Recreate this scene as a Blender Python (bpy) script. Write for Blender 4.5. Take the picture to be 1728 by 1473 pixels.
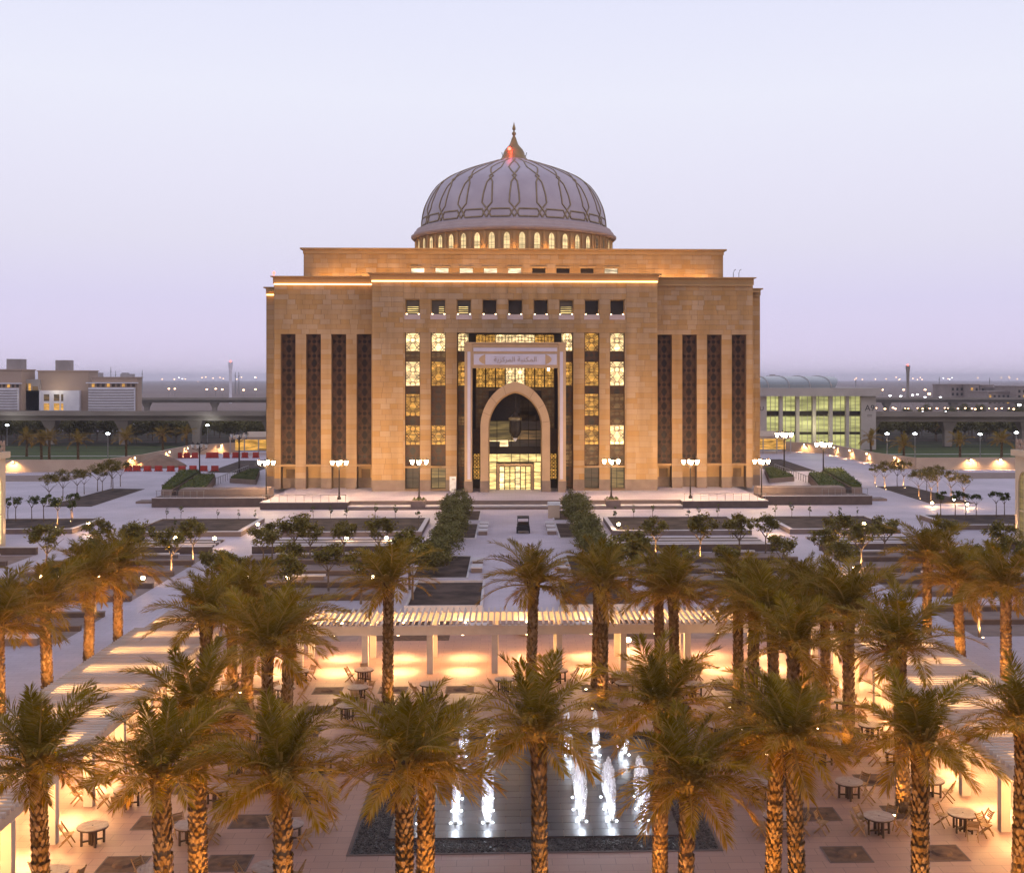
import bpy, math, random
from math import sin, cos, pi, radians, sqrt, atan2, hypot
from mathutils import Vector, Matrix

# ------------------------------------------------------------------ scene, camera, sky, sun, exposure
SC = bpy.context.scene
COL = SC.collection
for o in list(bpy.data.objects):
    bpy.data.objects.remove(o)
FPX, TYAW, HZ, CAMH, CAMX = 2000.0, 0.035, 640.0, 18.2, -1.05
PPX = 858 + FPX * TYAW
cd = bpy.data.cameras.new('camera')
cam = bpy.data.objects.new('camera', cd)
COL.objects.link(cam)
cam.location = (CAMX, 0, CAMH)
cam.rotation_euler = (pi / 2, 0, -math.atan(TYAW))
cd.sensor_width = 36
cd.lens = 36 * FPX / 1728
cd.shift_x = (864 - PPX) / 1728
cd.shift_y = -(736.5 - HZ) / 1728
cd.clip_start = 0.5
cd.clip_end = 30000
SC.camera = cam
SC.view_settings.view_transform = 'Standard'
SC.view_settings.look = 'None'
SC.view_settings.gamma = 1.0
SC.view_settings.use_curve_mapping = False
SC.view_settings.exposure = 0.0
SC.cycles.use_denoising = True
SC.cycles.use_adaptive_sampling = True
SC.cycles.adaptive_threshold = 0.02
SC.cycles.max_bounces = 6
SC.cycles.diffuse_bounces = 3
SC.cycles.transparent_max_bounces = 12
SC.cycles.sample_clamp_indirect = 4.0
SC.cycles.volume_bounces = 0

W = bpy.data.worlds.new('World')
SC.world = W
W.use_nodes = True
nt = W.node_tree
bg = nt.nodes['Background']
sky = nt.nodes.new('ShaderNodeTexSky')
sky.sky_type = 'NISHITA'
sky.sun_disc = False
sky.sun_elevation = radians(2.0)
sky.sun_rotation = radians(150)
sky.dust_density = 2.0
tc = nt.nodes.new('ShaderNodeTexCoord')
sep = nt.nodes.new('ShaderNodeSeparateXYZ')
nt.links.new(tc.outputs['Generated'], sep.inputs[0])
ramp = nt.nodes.new('ShaderNodeValToRGB')
nt.links.new(sep.outputs['Z'], ramp.inputs[0])
def lin(r, g, b):
    return tuple(((c / 255) / 12.92 if c / 255 <= 0.04045 else ((c / 255 + 0.055) / 1.055) ** 2.4) for c in (r, g, b)) + (1,)
els = ramp.color_ramp.elements
for i, (p, c) in enumerate([(0.0, (236, 222, 248)), (0.03, (229, 219, 249)), (0.065, (224, 218, 248)), (0.115, (230, 227, 247)), (0.16, (234, 232, 251)),
                            (0.23, (238, 239, 255)), (0.33, (230, 232, 255)), (1.0, (205, 212, 246))]):
    e = els[i] if i < 2 else els.new(p)
    e.position = p
    e.color = lin(*c)
mx = nt.nodes.new('ShaderNodeMix')
mx.data_type = 'RGBA'
mx.blend_type = 'ADD'
mx.inputs['Factor'].default_value = 0.012
nt.links.new(ramp.outputs[0], mx.inputs['A'])
nt.links.new(sky.outputs[0], mx.inputs['B'])
nt.links.new(mx.outputs['Result'], bg.inputs['Color'])
bg.inputs['Strength'].default_value = 0.97

sd = bpy.data.lights.new('sun', 'SUN')
sun = bpy.data.objects.new('sun', sd)
COL.objects.link(sun)
sd.energy = 0.25
sd.angle = radians(25)
sd.color = (1.0, 0.8, 0.75)
sun.rotation_euler = (radians(62), 0, radians(35))

# ------------------------------------------------------------------ helpers
R = random.Random(7)
_c = 1 / hypot(1, TYAW)
_s = TYAW * _c
def ray(px, py):
    a = (px - PPX) / FPX
    return _c * a + _s, _c - _s * a, (HZ - py) / FPX
def G(px, py, z=0.0):            # where the sight line through a photo point meets height z
    x, y, b = ray(px, py)
    k = (z - CAMH) / b
    return CAMX + x * k, y * k
def D(px, py, Y):                # ... and where it meets depth Y: (X, Z)
    x, y, b = ray(px, py)
    k = Y / y
    return CAMX + x * k, CAMH + b * k

ORD = ['first', 'second', 'third', 'fourth', 'fifth', 'sixth', 'seventh', 'eighth', 'ninth', 'tenth', 'eleventh', 'twelfth',
       'thirteenth', 'fourteenth', 'fifteenth', 'sixteenth', 'seventeenth', 'eighteenth', 'nineteenth', 'twentieth', 'twenty-first',
       'twenty-second', 'twenty-third', 'twenty-fourth', 'twenty-fifth', 'twenty-sixth', 'twenty-seventh', 'twenty-eighth', 'twenty-ninth', 'thirtieth']
def side(x):
    return 'left' if x < 0 else 'right'

def tag(o, label=None, cat=None, group=None, kind=None):
    if label: o['label'] = label
    if cat: o['category'] = cat
    if group: o['group'] = group
    if kind: o['kind'] = kind
    return o
def thing(name, label, cat, loc=(0, 0, 0), rz=0.0, group=None):
    o = bpy.data.objects.new(name, None)
    COL.objects.link(o)
    o.empty_display_size = 0.2
    o.location = loc
    o.rotation_euler = (0, 0, rz)
    return tag(o, label, cat, group)
def inst(name, mesh, parent=None, loc=(0, 0, 0), rot=(0, 0, 0), scale=(1, 1, 1)):
    o = bpy.data.objects.new(name, mesh)
    COL.objects.link(o)
    o.parent = parent
    o.location = loc
    o.rotation_euler = rot
    o.scale = scale
    return o
KIDS = {}
def copy_tree(o, parent=None):
    c = o.copy()
    COL.objects.link(c)
    c.parent = parent
    for ch in o.children:
        copy_tree(ch, c)
    return c

class MB:
    def __init__(s):
        s.v = []; s.f = []; s.m = []; s.cur = 0
    def face(s, idx):
        s.f.append(idx); s.m.append(s.cur)
    def hexa(s, p):
        b = len(s.v)
        s.v += [tuple(q) for q in p]
        for f in ((0, 3, 2, 1), (4, 5, 6, 7), (0, 1, 5, 4), (1, 2, 6, 5), (2, 3, 7, 6), (3, 0, 4, 7)):
            s.face(tuple(b + i for i in f))
    def box(s, x0, x1, y0, y1, z0, z1):
        x0, x1 = min(x0, x1), max(x0, x1); y0, y1 = min(y0, y1), max(y0, y1); z0, z1 = min(z0, z1), max(z0, z1)
        s.hexa([(x0, y0, z0), (x1, y0, z0), (x1, y1, z0), (x0, y1, z0), (x0, y0, z1), (x1, y0, z1), (x1, y1, z1), (x0, y1, z1)])
        return s
    def bar(s, a, b, w, h=None, up=(0, 0, 1)):
        a = Vector(a); b = Vector(b); h = h or w
        d = (b - a).normalized(); u = Vector(up)
        if abs(d.dot(u)) > 0.99: u = Vector((0, 1, 0))
        r = d.cross(u).normalized() * w / 2
        n = r.cross(d).normalized() * h / 2
        s.hexa([a - r - n, a + r - n, b + r - n, b - r - n, a - r + n, a + r + n, b + r + n, b - r + n])
        return s
    def tube(s, pts, rad, n=6, cap=True):
        pts = [Vector(p) for p in pts]
        if not hasattr(rad, '__len__'): rad = [rad] * len(pts)
        b = len(s.v)
        for i, p in enumerate(pts):
            t = (pts[min(i + 1, len(pts) - 1)] - pts[max(i - 1, 0)]).normalized()
            u = Vector((0, 0, 1)) if abs(t.z) < 0.9 else Vector((1, 0, 0))
            r = t.cross(u).normalized(); q = r.cross(t)
            for k in range(n):
                a = 2 * pi * k / n
                s.v.append(tuple(p + (r * cos(a) + q * sin(a)) * rad[i]))
        for i in range(len(pts) - 1):
            for k in range(n):
                k2 = (k + 1) % n
                s.face((b + i * n + k, b + i * n + k2, b + (i + 1) * n + k2, b + (i + 1) * n + k))
        if cap:
            s.face(tuple(b + k for k in range(n))[::-1])
            s.face(tuple(b + (len(pts) - 1) * n + k for k in range(n)))
        return s
    def lathe(s, prof, n=24, c=(0, 0, 0), cap=True):
        b = len(s.v)
        for r, z in prof:
            for k in range(n):
                a = 2 * pi * k / n
                s.v.append((c[0] + r * cos(a), c[1] + r * sin(a), c[2] + z))
        for i in range(len(prof) - 1):
            for k in range(n):
                k2 = (k + 1) % n
                s.face((b + i * n + k, b + i * n + k2, b + (i + 1) * n + k2, b + (i + 1) * n + k))
        if cap:
            s.face(tuple(b + k for k in range(n))[::-1])
            s.face(tuple(b + (len(prof) - 1) * n + k for k in range(n)))
        return s
    def poly(s, pts):
        b = len(s.v)
        s.v += [tuple(p) for p in pts]
        s.face(tuple(range(b, b + len(pts))))
        return s
    def prism(s, pts, z0, z1):       # plan polygon pts (ccw) between two heights
        b = len(s.v); n = len(pts)
        s.v += [(x, y, z0) for x, y in pts] + [(x, y, z1) for x, y in pts]
        s.face(tuple(b + i for i in range(n))[::-1])
        s.face(tuple(b + n + i for i in range(n)))
        for i in range(n):
            j = (i + 1) % n
            s.face((b + i, b + j, b + n + j, b + n + i))
        return s
    def ext(s, pts, y0, y1):         # facade outline pts (x, z) between two depths
        b = len(s.v); n = len(pts)
        s.v += [(x, y0, z) for x, z in pts] + [(x, y1, z) for x, z in pts]
        s.face(tuple(b + i for i in range(n)))
        s.face(tuple(b + n + i for i in range(n))[::-1])
        for i in range(n):
            j = (i + 1) % n
            s.face((b + j, b + i, b + n + i, b + n + j))
        return s
    def mesh(s, name, mats, smooth=False):
        me = bpy.data.meshes.new(name)
        me.from_pydata(s.v, [], s.f)
        if not isinstance(mats, (list, tuple)): mats = [mats]
        for m in mats: me.materials.append(m)
        if len(mats) > 1: me.polygons.foreach_set('material_index', s.m)
        if smooth: me.polygons.foreach_set('use_smooth', [True] * len(s.f))
        me.update()
        return me
    def build(s, name, mats, parent=None, smooth=False, loc=(0, 0, 0), rot=(0, 0, 0)):
        return inst(name, s.mesh(name, mats, smooth), parent, loc, rot)

# ------------------------------------------------------------------ materials
def new_mat(name):
    m = bpy.data.materials.new(name)
    m.use_nodes = True
    return m, m.node_tree, m.node_tree.nodes['Principled BSDF']
def pm(name, c1, c2=None, scale=1.0, rough=0.8, bump=0.0, metal=0.0, island=0.0, coord='Object', detail=6.0, spec=0.12, streak=False, sharp=(0.35, 0.65), bscale=None, transl=0.0):
    """noise-mixed two colour surface; island = strength of piece to piece difference"""
    m, t, b = new_mat(name)
    c2 = c2 or tuple(v * 0.8 for v in c1)
    N = t.nodes.new; L = t.links.new
    if coord == 'World':
        g = N('ShaderNodeNewGeometry'); co = g.outputs['Position']
    else:
        g = N('ShaderNodeTexCoord'); co = g.outputs['Object']
    n = N('ShaderNodeTexNoise'); n.inputs['Scale'].default_value = scale; n.inputs['Detail'].default_value = detail
    L(co, n.inputs['Vector'])
    r = N('ShaderNodeValToRGB'); L(n.outputs['Fac'], r.inputs[0])
    r.color_ramp.elements[0].position, r.color_ramp.elements[1].position = sharp
    r.color_ramp.elements[0].color = tuple(c1) + (1,); r.color_ramp.elements[1].color = tuple(c2) + (1,)
    out = r.outputs[0]
    if streak:      # rain streaks and dust running down the stone
        mpg = N('ShaderNodeMapping'); mpg.inputs['Scale'].default_value = (0.55, 0.55, 0.035); L(co, mpg.inputs[0])
        ns = N('ShaderNodeTexNoise'); ns.inputs['Scale'].default_value = 1.0; ns.inputs['Detail'].default_value = 5; L(mpg.outputs[0], ns.inputs['Vector'])
        ms_ = N('ShaderNodeMapRange'); L(ns.outputs['Fac'], ms_.inputs[0]); ms_.inputs[1].default_value = 0.35; ms_.inputs[2].default_value = 0.65; ms_.inputs[3].default_value = 0.82; ms_.inputs[4].default_value = 1.06
        hv = N('ShaderNodeHueSaturation'); L(out, hv.inputs['Color']); L(ms_.outputs[0], hv.inputs['Value']); out = hv.outputs[0]
    if island:
        gi = N('ShaderNodeNewGeometry'); oi = N('ShaderNodeObjectInfo')
        a = N('ShaderNodeMath'); a.operation = 'ADD'; L(gi.outputs['Random Per Island'], a.inputs[0]); L(oi.outputs['Random'], a.inputs[1])
        fr = N('ShaderNodeMath'); fr.operation = 'FRACT'; L(a.outputs[0], fr.inputs[0])
        mr = N('ShaderNodeMapRange'); L(fr.outputs[0], mr.inputs[0]); mr.inputs[3].default_value = 1 - island; mr.inputs[4].default_value = 1 + island
        h = N('ShaderNodeHueSaturation'); L(out, h.inputs['Color']); L(mr.outputs[0], h.inputs['Value'])
        mr2 = N('ShaderNodeMapRange'); L(fr.outputs[0], mr2.inputs[0]); mr2.inputs[3].default_value = 1.12; mr2.inputs[4].default_value = 0.85
        L(mr2.outputs[0], h.inputs['Saturation'])
        out = h.outputs[0]
    L(out, b.inputs['Base Color'])
    b.inputs['Roughness'].default_value = rough; b.inputs['Metallic'].default_value = metal
    b.inputs['Specular IOR Level'].default_value = spec
    if bump:
        bn = N('ShaderNodeTexNoise'); bn.inputs['Scale'].default_value = bscale or scale * 6; bn.inputs['Detail'].default_value = 4; L(co, bn.inputs['Vector'])
        bu = N('ShaderNodeBump'); bu.inputs['Strength'].default_value = bump; L(bn.outputs['Fac'], bu.inputs['Height']); L(bu.outputs[0], b.inputs['Normal'])
    if transl:
        tr = N('ShaderNodeBsdfTranslucent'); L(out, tr.inputs['Color'])
        ms = N('ShaderNodeMixShader'); ms.inputs[0].default_value = transl
        L(b.outputs[0], ms.inputs[1]); L(tr.outputs[0], ms.inputs[2]); L(ms.outputs[0], t.nodes['Material Output'].inputs['Surface'])
    return m
def em(name, col, strength, var=0.0, scale=1.0, stripes=False):
    """something that gives off light; var = unevenness of a lit interior seen through glass"""
    m, t, b = new_mat(name)
    b.inputs['Base Color'].default_value = (0.02, 0.018, 0.015, 1) if var else tuple(col) + (1,)
    b.inputs['Roughness'].default_value = 0.5 if var else 0.6
    b.inputs['Emission Color'].default_value = tuple(col) + (1,)
    b.inputs['Emission Strength'].default_value = strength
    if var:
        N = t.nodes.new; L = t.links.new
        g = N('ShaderNodeNewGeometry')
        mp = N('ShaderNodeMapping'); L(g.outputs['Position'], mp.inputs[0]); mp.inputs['Scale'].default_value = (0.3, 0.3, 2.4)
        n = N('ShaderNodeTexNoise'); n.inputs['Scale'].default_value = scale * 1.7; n.inputs['Detail'].default_value = 5; L(mp.outputs[0], n.inputs['Vector'])
        n2 = N('ShaderNodeTexNoise'); n2.inputs['Scale'].default_value = scale * 0.6; n2.inputs['Detail'].default_value = 3; L(mp.outputs[0], n2.inputs['Vector'])
        sp = N('ShaderNodeSeparateColor'); L(n.outputs['Color'], sp.inputs[0])
        mu = N('ShaderNodeMath'); mu.operation = 'MULTIPLY'; L(sp.outputs[0], mu.inputs[0]); L(n2.outputs['Fac'], mu.inputs[1])
        mr = N('ShaderNodeMapRange'); L(mu.outputs[0], mr.inputs[0])
        mr.inputs[1].default_value = 0.14; mr.inputs[2].default_value = 0.38
        mr.inputs[3].default_value = strength * (1 - var); mr.inputs[4].default_value = strength * (1 + 1.5 * var)
        L(mr.outputs[0], b.inputs['Emission Strength'])
    return m

M = {}
M['stone'] = pm('sandstone', (0.385, 0.238, 0.118), (0.345, 0.209, 0.102), 0.25, 0.9, 0.15, spec=0.1, streak=True, island=0.045, coord='World', bscale=3)
M['stone_plain'] = pm('dressed_sandstone', (0.40, 0.245, 0.112), (0.355, 0.214, 0.096), 0.5, 0.9, 0.1, spec=0.1, coord='World', bscale=4)
M['core'] = pm('stone_joint', (0.20, 0.13, 0.078), None, 1.0, 0.9)
M['rim'] = pm('pale_cornice_stone', (0.45, 0.345, 0.32), (0.40, 0.305, 0.285), 0.5, 0.8, coord='World')
M['plinth'] = pm('grey_brown_plinth_stone', (0.20, 0.145, 0.12), (0.16, 0.115, 0.095), 0.8, 0.7, 0.1, coord='World')
M['portal'] = pm('pale_portal_stone', (0.43, 0.285, 0.17), (0.385, 0.255, 0.15), 0.6, 0.7, 0.05, coord='World')
M['portal_white'] = pm('white_portal_panel', (0.46, 0.42, 0.50), (0.43, 0.39, 0.46), 0.6, 0.6, coord='World')
M['gold'] = pm('gold_lettering', (0.33, 0.25, 0.18), None, 2, 0.5, metal=0.0)
M['bronze'] = pm('bronze_lattice', (0.125, 0.062, 0.036), (0.10, 0.05, 0.03), 2.0, 0.6, coord='World', metal=0.3)
M['glass_dark'] = pm('dark_glass', (0.018, 0.014, 0.012), (0.03, 0.022, 0.018), 0.3, 0.4, spec=0.15, coord='World')
M['mullion'] = pm('dark_mullion', (0.03, 0.022, 0.016), None, 2, 0.5)
M['lit_white'] = em('lit_room_white', (1.0, 0.72, 0.34), 1.6, 0.65, 1.3)
M['lit_amber'] = em('lit_room_amber', (1.0, 0.50, 0.09), 0.62, 0.65, 1.1)
M['lit_dim'] = em('dim_room_amber', (1.0, 0.55, 0.17), 0.10, 0.8, 0.9)
M['lit_shade'] = em('shaded_room', (1.0, 0.52, 0.18), 0.05, 0.7, 0.9)
M['lit_faint'] = em('faint_room', (1.0, 0.5, 0.2), 0.018, 0.8, 0.7)
M['lit_olive'] = em('lobby_room_olive', (0.85, 0.58, 0.18), 0.16, 0.6, 0.8)
M['lit_door'] = em('bright_lobby', (1.0, 0.72, 0.26), 1.1, 0.6, 1.6)
M['lit_drum'] = em('lit_drum_window', (1.0, 0.72, 0.34), 0.95, 0.3, 0.8)
M['strip'] = em('warm_light_strip', (1.0, 0.55, 0.20), 5.0)
M['lamp'] = em('warm_lamp_globe', (1.0, 0.80, 0.52), 60.0)
M['lamp_small'] = em('warm_floodlight_lens', (1.0, 0.75, 0.42), 30.0)
M['lamp_down'] = em('downlight_lens', (1.0, 0.72, 0.38), 14.0)
M['lamp_white'] = em('white_street_lamp_head', (0.88, 0.95, 1.0), 16.0)
M['lamp_far'] = em('far_lamp_orange', (1.0, 0.55, 0.28), 9.0)
M['lamp_farw'] = em('far_lamp_white', (0.95, 0.97, 1.0), 9.0)
M['lamp_red'] = em('red_beacon', (1.0, 0.05, 0.03), 12.0)
M['led'] = em('fountain_led', (0.86, 0.92, 1.0), 7.0)
M['dome'] = pm('dome_cladding', (0.44, 0.365, 0.385), (0.375, 0.305, 0.33), 0.25, 0.5, 0.03, coord='World', spec=0.4)
M['dome_rib'] = pm('dome_rib_bronze', (0.19, 0.135, 0.085), None, 1.0, 0.5, coord='World')
M['dome_edge'] = pm('dome_rib_gilt', (0.36, 0.265, 0.15), None, 1.0, 0.45, coord='World')
M['finial'] = pm('gilt_finial', (0.33, 0.22, 0.10), (0.26, 0.17, 0.08), 1.0, 0.4, metal=0.4, coord='World')
M['paver'] = None
M['soil'] = pm('dark_bed_soil', (0.105, 0.07, 0.054), (0.042, 0.028, 0.023), 0.55, 0.95, 0.6, coord='World', bscale=9)
M['pit_soil'] = pm('brown_pit_soil', (0.14, 0.08, 0.05), (0.075, 0.045, 0.032), 2.5, 0.95, 0.7, coord='World', bscale=14)
M['gravel'] = pm('tan_garden_gravel', (0.27, 0.195, 0.165), (0.21, 0.15, 0.125), 0.8, 0.95, 0.4, coord='World', bscale=10)
M['kerb'] = pm('pale_kerb_stone', (0.52, 0.46, 0.45), (0.45, 0.40, 0.39), 0.9, 0.75, 0.05, coord='World')
M['darkwall'] = pm('brown_grey_facing_stone', (0.125, 0.088, 0.075), (0.10, 0.07, 0.06), 1.2, 0.75, 0.1, coord='World')
M['midwall'] = pm('taupe_facing_stone', (0.215, 0.155, 0.13), (0.18, 0.13, 0.11), 1.2, 0.75, 0.1, coord='World')
M['steel'] = pm('steel_rail', (0.30, 0.28, 0.27), None, 3, 0.35, metal=0.8)
M['post'] = pm('dark_lamp_post', (0.05, 0.038, 0.032), None, 3, 0.5, metal=0.4)
M['wood'] = pm('teak', (0.30, 0.165, 0.07), (0.22, 0.12, 0.05), 4, 0.6, island=0.12)
M['table'] = pm('weathered_table_top', (0.30, 0.225, 0.19), (0.25, 0.18, 0.15), 5, 0.6, island=0.06)
M['table_leg'] = pm('dark_table_leg', (0.075, 0.045, 0.032), None, 4, 0.6)
M['perg'] = pm('pergola_cream_paint', (0.56, 0.44, 0.35), (0.50, 0.39, 0.31), 1.5, 0.65, island=0.05)
M['trunk'] = pm('palm_trunk', (0.19, 0.105, 0.042), (0.10, 0.055, 0.024), 5.0, 0.95, 0.5, island=0.4)
M['bark'] = pm('tree_bark', (0.17, 0.12, 0.085), (0.10, 0.07, 0.05), 5, 0.95, 0.3)
M['frond'] = pm('frond_green', (0.26, 0.16, 0.012), (0.17, 0.11, 0.009), 1.3, 0.85, island=0.25, transl=0.25, spec=0.08)
M['frond_olive'] = pm('frond_olive', (0.35, 0.19, 0.016), (0.22, 0.125, 0.012), 1.3, 0.85, island=0.25, transl=0.25, spec=0.08)
M['frond_dry'] = pm('frond_dry', (0.40, 0.20, 0.022), (0.25, 0.13, 0.016), 1.3, 0.85, island=0.25, transl=0.25, spec=0.08)
M['rachis'] = pm('frond_stalk', (0.36, 0.21, 0.045), (0.25, 0.15, 0.035), 2, 0.8)
M['leaf'] = pm('olive_leaf', (0.22, 0.165, 0.028), (0.14, 0.108, 0.022), 0.8, 0.85, island=0.35, transl=0.2, spec=0.08)
M['leaf_dark'] = pm('dark_leaf', (0.19, 0.16, 0.045), (0.125, 0.108, 0.033), 0.8, 0.85, island=0.35, transl=0.2, spec=0.08)
M['leaf_green'] = pm('green_leaf', (0.12, 0.13, 0.03), (0.075, 0.085, 0.022), 0.8, 0.85, island=0.35, transl=0.25, spec=0.08)
M['lawn'] = pm('lawn', (0.070, 0.085, 0.022), (0.045, 0.058, 0.018), 0.6, 0.95, 0.6, coord='World', bscale=6)
M['field'] = pm('scrub_field', (0.055, 0.05, 0.028), (0.035, 0.034, 0.02), 0.04, 0.95, 0.3, coord='World')
M['desert'] = pm('desert', (0.24, 0.17, 0.135), (0.18, 0.125, 0.105), 0.004, 0.95, coord='World')
M['concrete'] = pm('viaduct_concrete', (0.27, 0.225, 0.185), (0.22, 0.18, 0.15), 0.15, 0.85, 0.1, coord='World')
M['boundary'] = pm('boundary_wall_plaster', (0.50, 0.37, 0.27), (0.44, 0.32, 0.235), 0.3, 0.85, coord='World')
M['brown_bldg'] = pm('brown_facade', (0.42, 0.30, 0.23), (0.38, 0.27, 0.205), 0.1, 0.85, coord='World')
M['white_louvre'] = pm('white_louvre', (0.72, 0.68, 0.72), (0.64, 0.60, 0.64), 0.5, 0.6, coord='World')
M['grey_box'] = pm('grey_plant_room', (0.36, 0.30, 0.28), None, 0.3, 0.8, coord='World')
M['station'] = pm('station_wall', (0.40, 0.345, 0.315), (0.36, 0.31, 0.28), 0.3, 0.75, coord='World')
M['station_glass'] = em('station_lit_glass', (0.70, 0.68, 0.24), 0.62, 0.45, 0.35)
M['vault'] = pm('vault_glazing', (0.22, 0.225, 0.215), (0.18, 0.185, 0.18), 0.2, 0.25, coord='World', spec=0.5)
M['sign_dark'] = pm('dark_sign_paint', (0.05, 0.045, 0.045), None, 2, 0.6)
M['red'] = pm('red_plastic', (0.42, 0.045, 0.03), (0.34, 0.035, 0.025), 1.5, 0.5)
M['sand'] = pm('sand_heap', (0.27, 0.17, 0.115), (0.21, 0.13, 0.09), 0.8, 0.95, 0.5, coord='World')
M['white_paint'] = pm('white_panel', (0.72, 0.70, 0.70), None, 2, 0.5)
M['black'] = pm('black_plastic', (0.025, 0.025, 0.027), None, 2, 0.5)
M['pebble'] = pm('black_pebble', (0.030, 0.024, 0.021), (0.06, 0.047, 0.04), 6, 0.45, island=0.6, coord='World')
M['slab'] = pm('wet_dark_slab', (0.026, 0.021, 0.024), (0.015, 0.012, 0.014), 0.7, 0.42, 0.03, island=0.45, coord='World', spec=0.25)
M['cream'] = pm('cream_facade', (0.58, 0.45, 0.32), (0.53, 0.41, 0.29), 0.4, 0.8, coord='World')
M['far_bldg'] = pm('far_building', (0.30, 0.235, 0.205), None, 0.1, 0.85, coord='World')
M['asphalt'] = pm('asphalt', (0.06, 0.052, 0.05), None, 0.3, 0.9, coord='World')
# plaza paving: pale stone with fine joints
m, t, b = new_mat('pale_plaza_paving')
g = t.nodes.new('ShaderNodeNewGeometry')
mp = t.nodes.new('ShaderNodeMapping'); t.links.new(g.outputs['Position'], mp.inputs[0])
br = t.nodes.new('ShaderNodeTexBrick'); t.links.new(mp.outputs[0], br.inputs['Vector'])
br.inputs['Scale'].default_value = 1.0; br.inputs['Brick Width'].default_value = 1.2; br.inputs['Row Height'].default_value = 0.6
br.inputs['Mortar Size'].default_value = 0.012; br.inputs['Bias'].default_value = 0.0
br.inputs['Color1'].default_value = (0.46, 0.385, 0.42, 1); br.inputs['Color2'].default_value = (0.43, 0.36, 0.39, 1); br.inputs['Mortar'].default_value = (0.31, 0.255, 0.275, 1)
no = t.nodes.new('ShaderNodeTexNoise'); no.inputs['Scale'].default_value = 0.13; no.inputs['Detail'].default_value = 8; t.links.new(g.outputs['Position'], no.inputs['Vector'])
mr = t.nodes.new('ShaderNodeMapRange'); t.links.new(no.outputs['Fac'], mr.inputs[0]); mr.inputs[1].default_value = 0.3; mr.inputs[2].default_value = 0.7; mr.inputs[3].default_value = 0.80; mr.inputs[4].default_value = 1.08
hs = t.nodes.new('ShaderNodeHueSaturation'); t.links.new(br.outputs['Color'], hs.inputs['Color']); t.links.new(mr.outputs[0], hs.inputs['Value'])
t.links.new(hs.outputs[0], b.inputs['Base Color']); b.inputs['Roughness'].default_value = 0.6; b.inputs['Specular IOR Level'].default_value = 0.3
M['paver'] = m
mc = m.copy(); mc.name = 'court_paving_light_tint'  # plaza paving recoloured: warm lamplight and shade put into the stone colour
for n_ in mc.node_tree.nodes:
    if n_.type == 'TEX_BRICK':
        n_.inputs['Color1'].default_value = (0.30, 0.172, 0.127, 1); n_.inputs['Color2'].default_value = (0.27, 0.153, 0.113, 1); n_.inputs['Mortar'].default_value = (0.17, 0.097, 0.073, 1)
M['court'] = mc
# fountain water: white aerated water, see-through at the edges
m, t, b = new_mat('aerated_water')
b.inputs['Base Color'].default_value = (0.9, 0.93, 1, 1); b.inputs['Roughness'].default_value = 0.4
tp = t.nodes.new('ShaderNodeBsdfTransparent'); tl = t.nodes.new('ShaderNodeBsdfTranslucent'); tl.inputs['Color'].default_value = (0.9, 0.93, 1, 1)
m1 = t.nodes.new('ShaderNodeMixShader'); m1.inputs[0].default_value = 0.55; t.links.new(b.outputs[0], m1.inputs[1]); t.links.new(tl.outputs[0], m1.inputs[2])
g = t.nodes.new('ShaderNodeTexCoord'); mp = t.nodes.new('ShaderNodeMapping'); mp.inputs['Scale'].default_value = (14, 14, 1.6); t.links.new(g.outputs['Object'], mp.inputs[0])
no = t.nodes.new('ShaderNodeTexNoise'); no.inputs['Scale'].default_value = 2; t.links.new(mp.outputs[0], no.inputs['Vector'])
mr = t.nodes.new('ShaderNodeMapRange'); mr.inputs[1].default_value = 0.35; mr.inputs[2].default_value = 0.7; mr.inputs[3].default_value = 0.08; mr.inputs[4].default_value = 0.6; t.links.new(no.outputs['Fac'], mr.inputs[0])
m2 = t.nodes.new('ShaderNodeMixShader'); t.links.new(mr.outputs[0], m2.inputs[0]); t.links.new(tp.outputs[0], m2.inputs[1]); t.links.new(m1.outputs[0], m2.inputs[2])
t.links.new(m2.outputs[0], t.nodes['Material Output'].inputs['Surface'])
M['water'] = m
M['lit_upper'] = em('lit_upper_window', (1.0, 0.78, 0.5), 1.0, 0.8, 1.2)

def light(kind, loc, energy, color, parent=None, radius=0.1, direction=None, size=1.0, blend=0.6):
    ld = bpy.data.lights.new('lamp_light', kind)
    ld.energy = energy
    ld.color = color
    ld.shadow_soft_size = radius
    o = bpy.data.objects.new('lamp_light', ld)
    COL.objects.link(o)
    o.parent = parent
    o.location = loc
    if kind == 'SPOT':
        ld.spot_size = size
        ld.spot_blend = blend
        o.rotation_euler = Vector(direction).to_track_quat('-Z', 'Y').to_euler()
    return o
WARM = (1.0, 0.60, 0.26)
AMBER = (1.0, 0.50, 0.13)
GAIN = dict(post=16500, down=2100, palm=2300, tree=1100, wall=1500, white=300, jet=42, flood=380)

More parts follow.
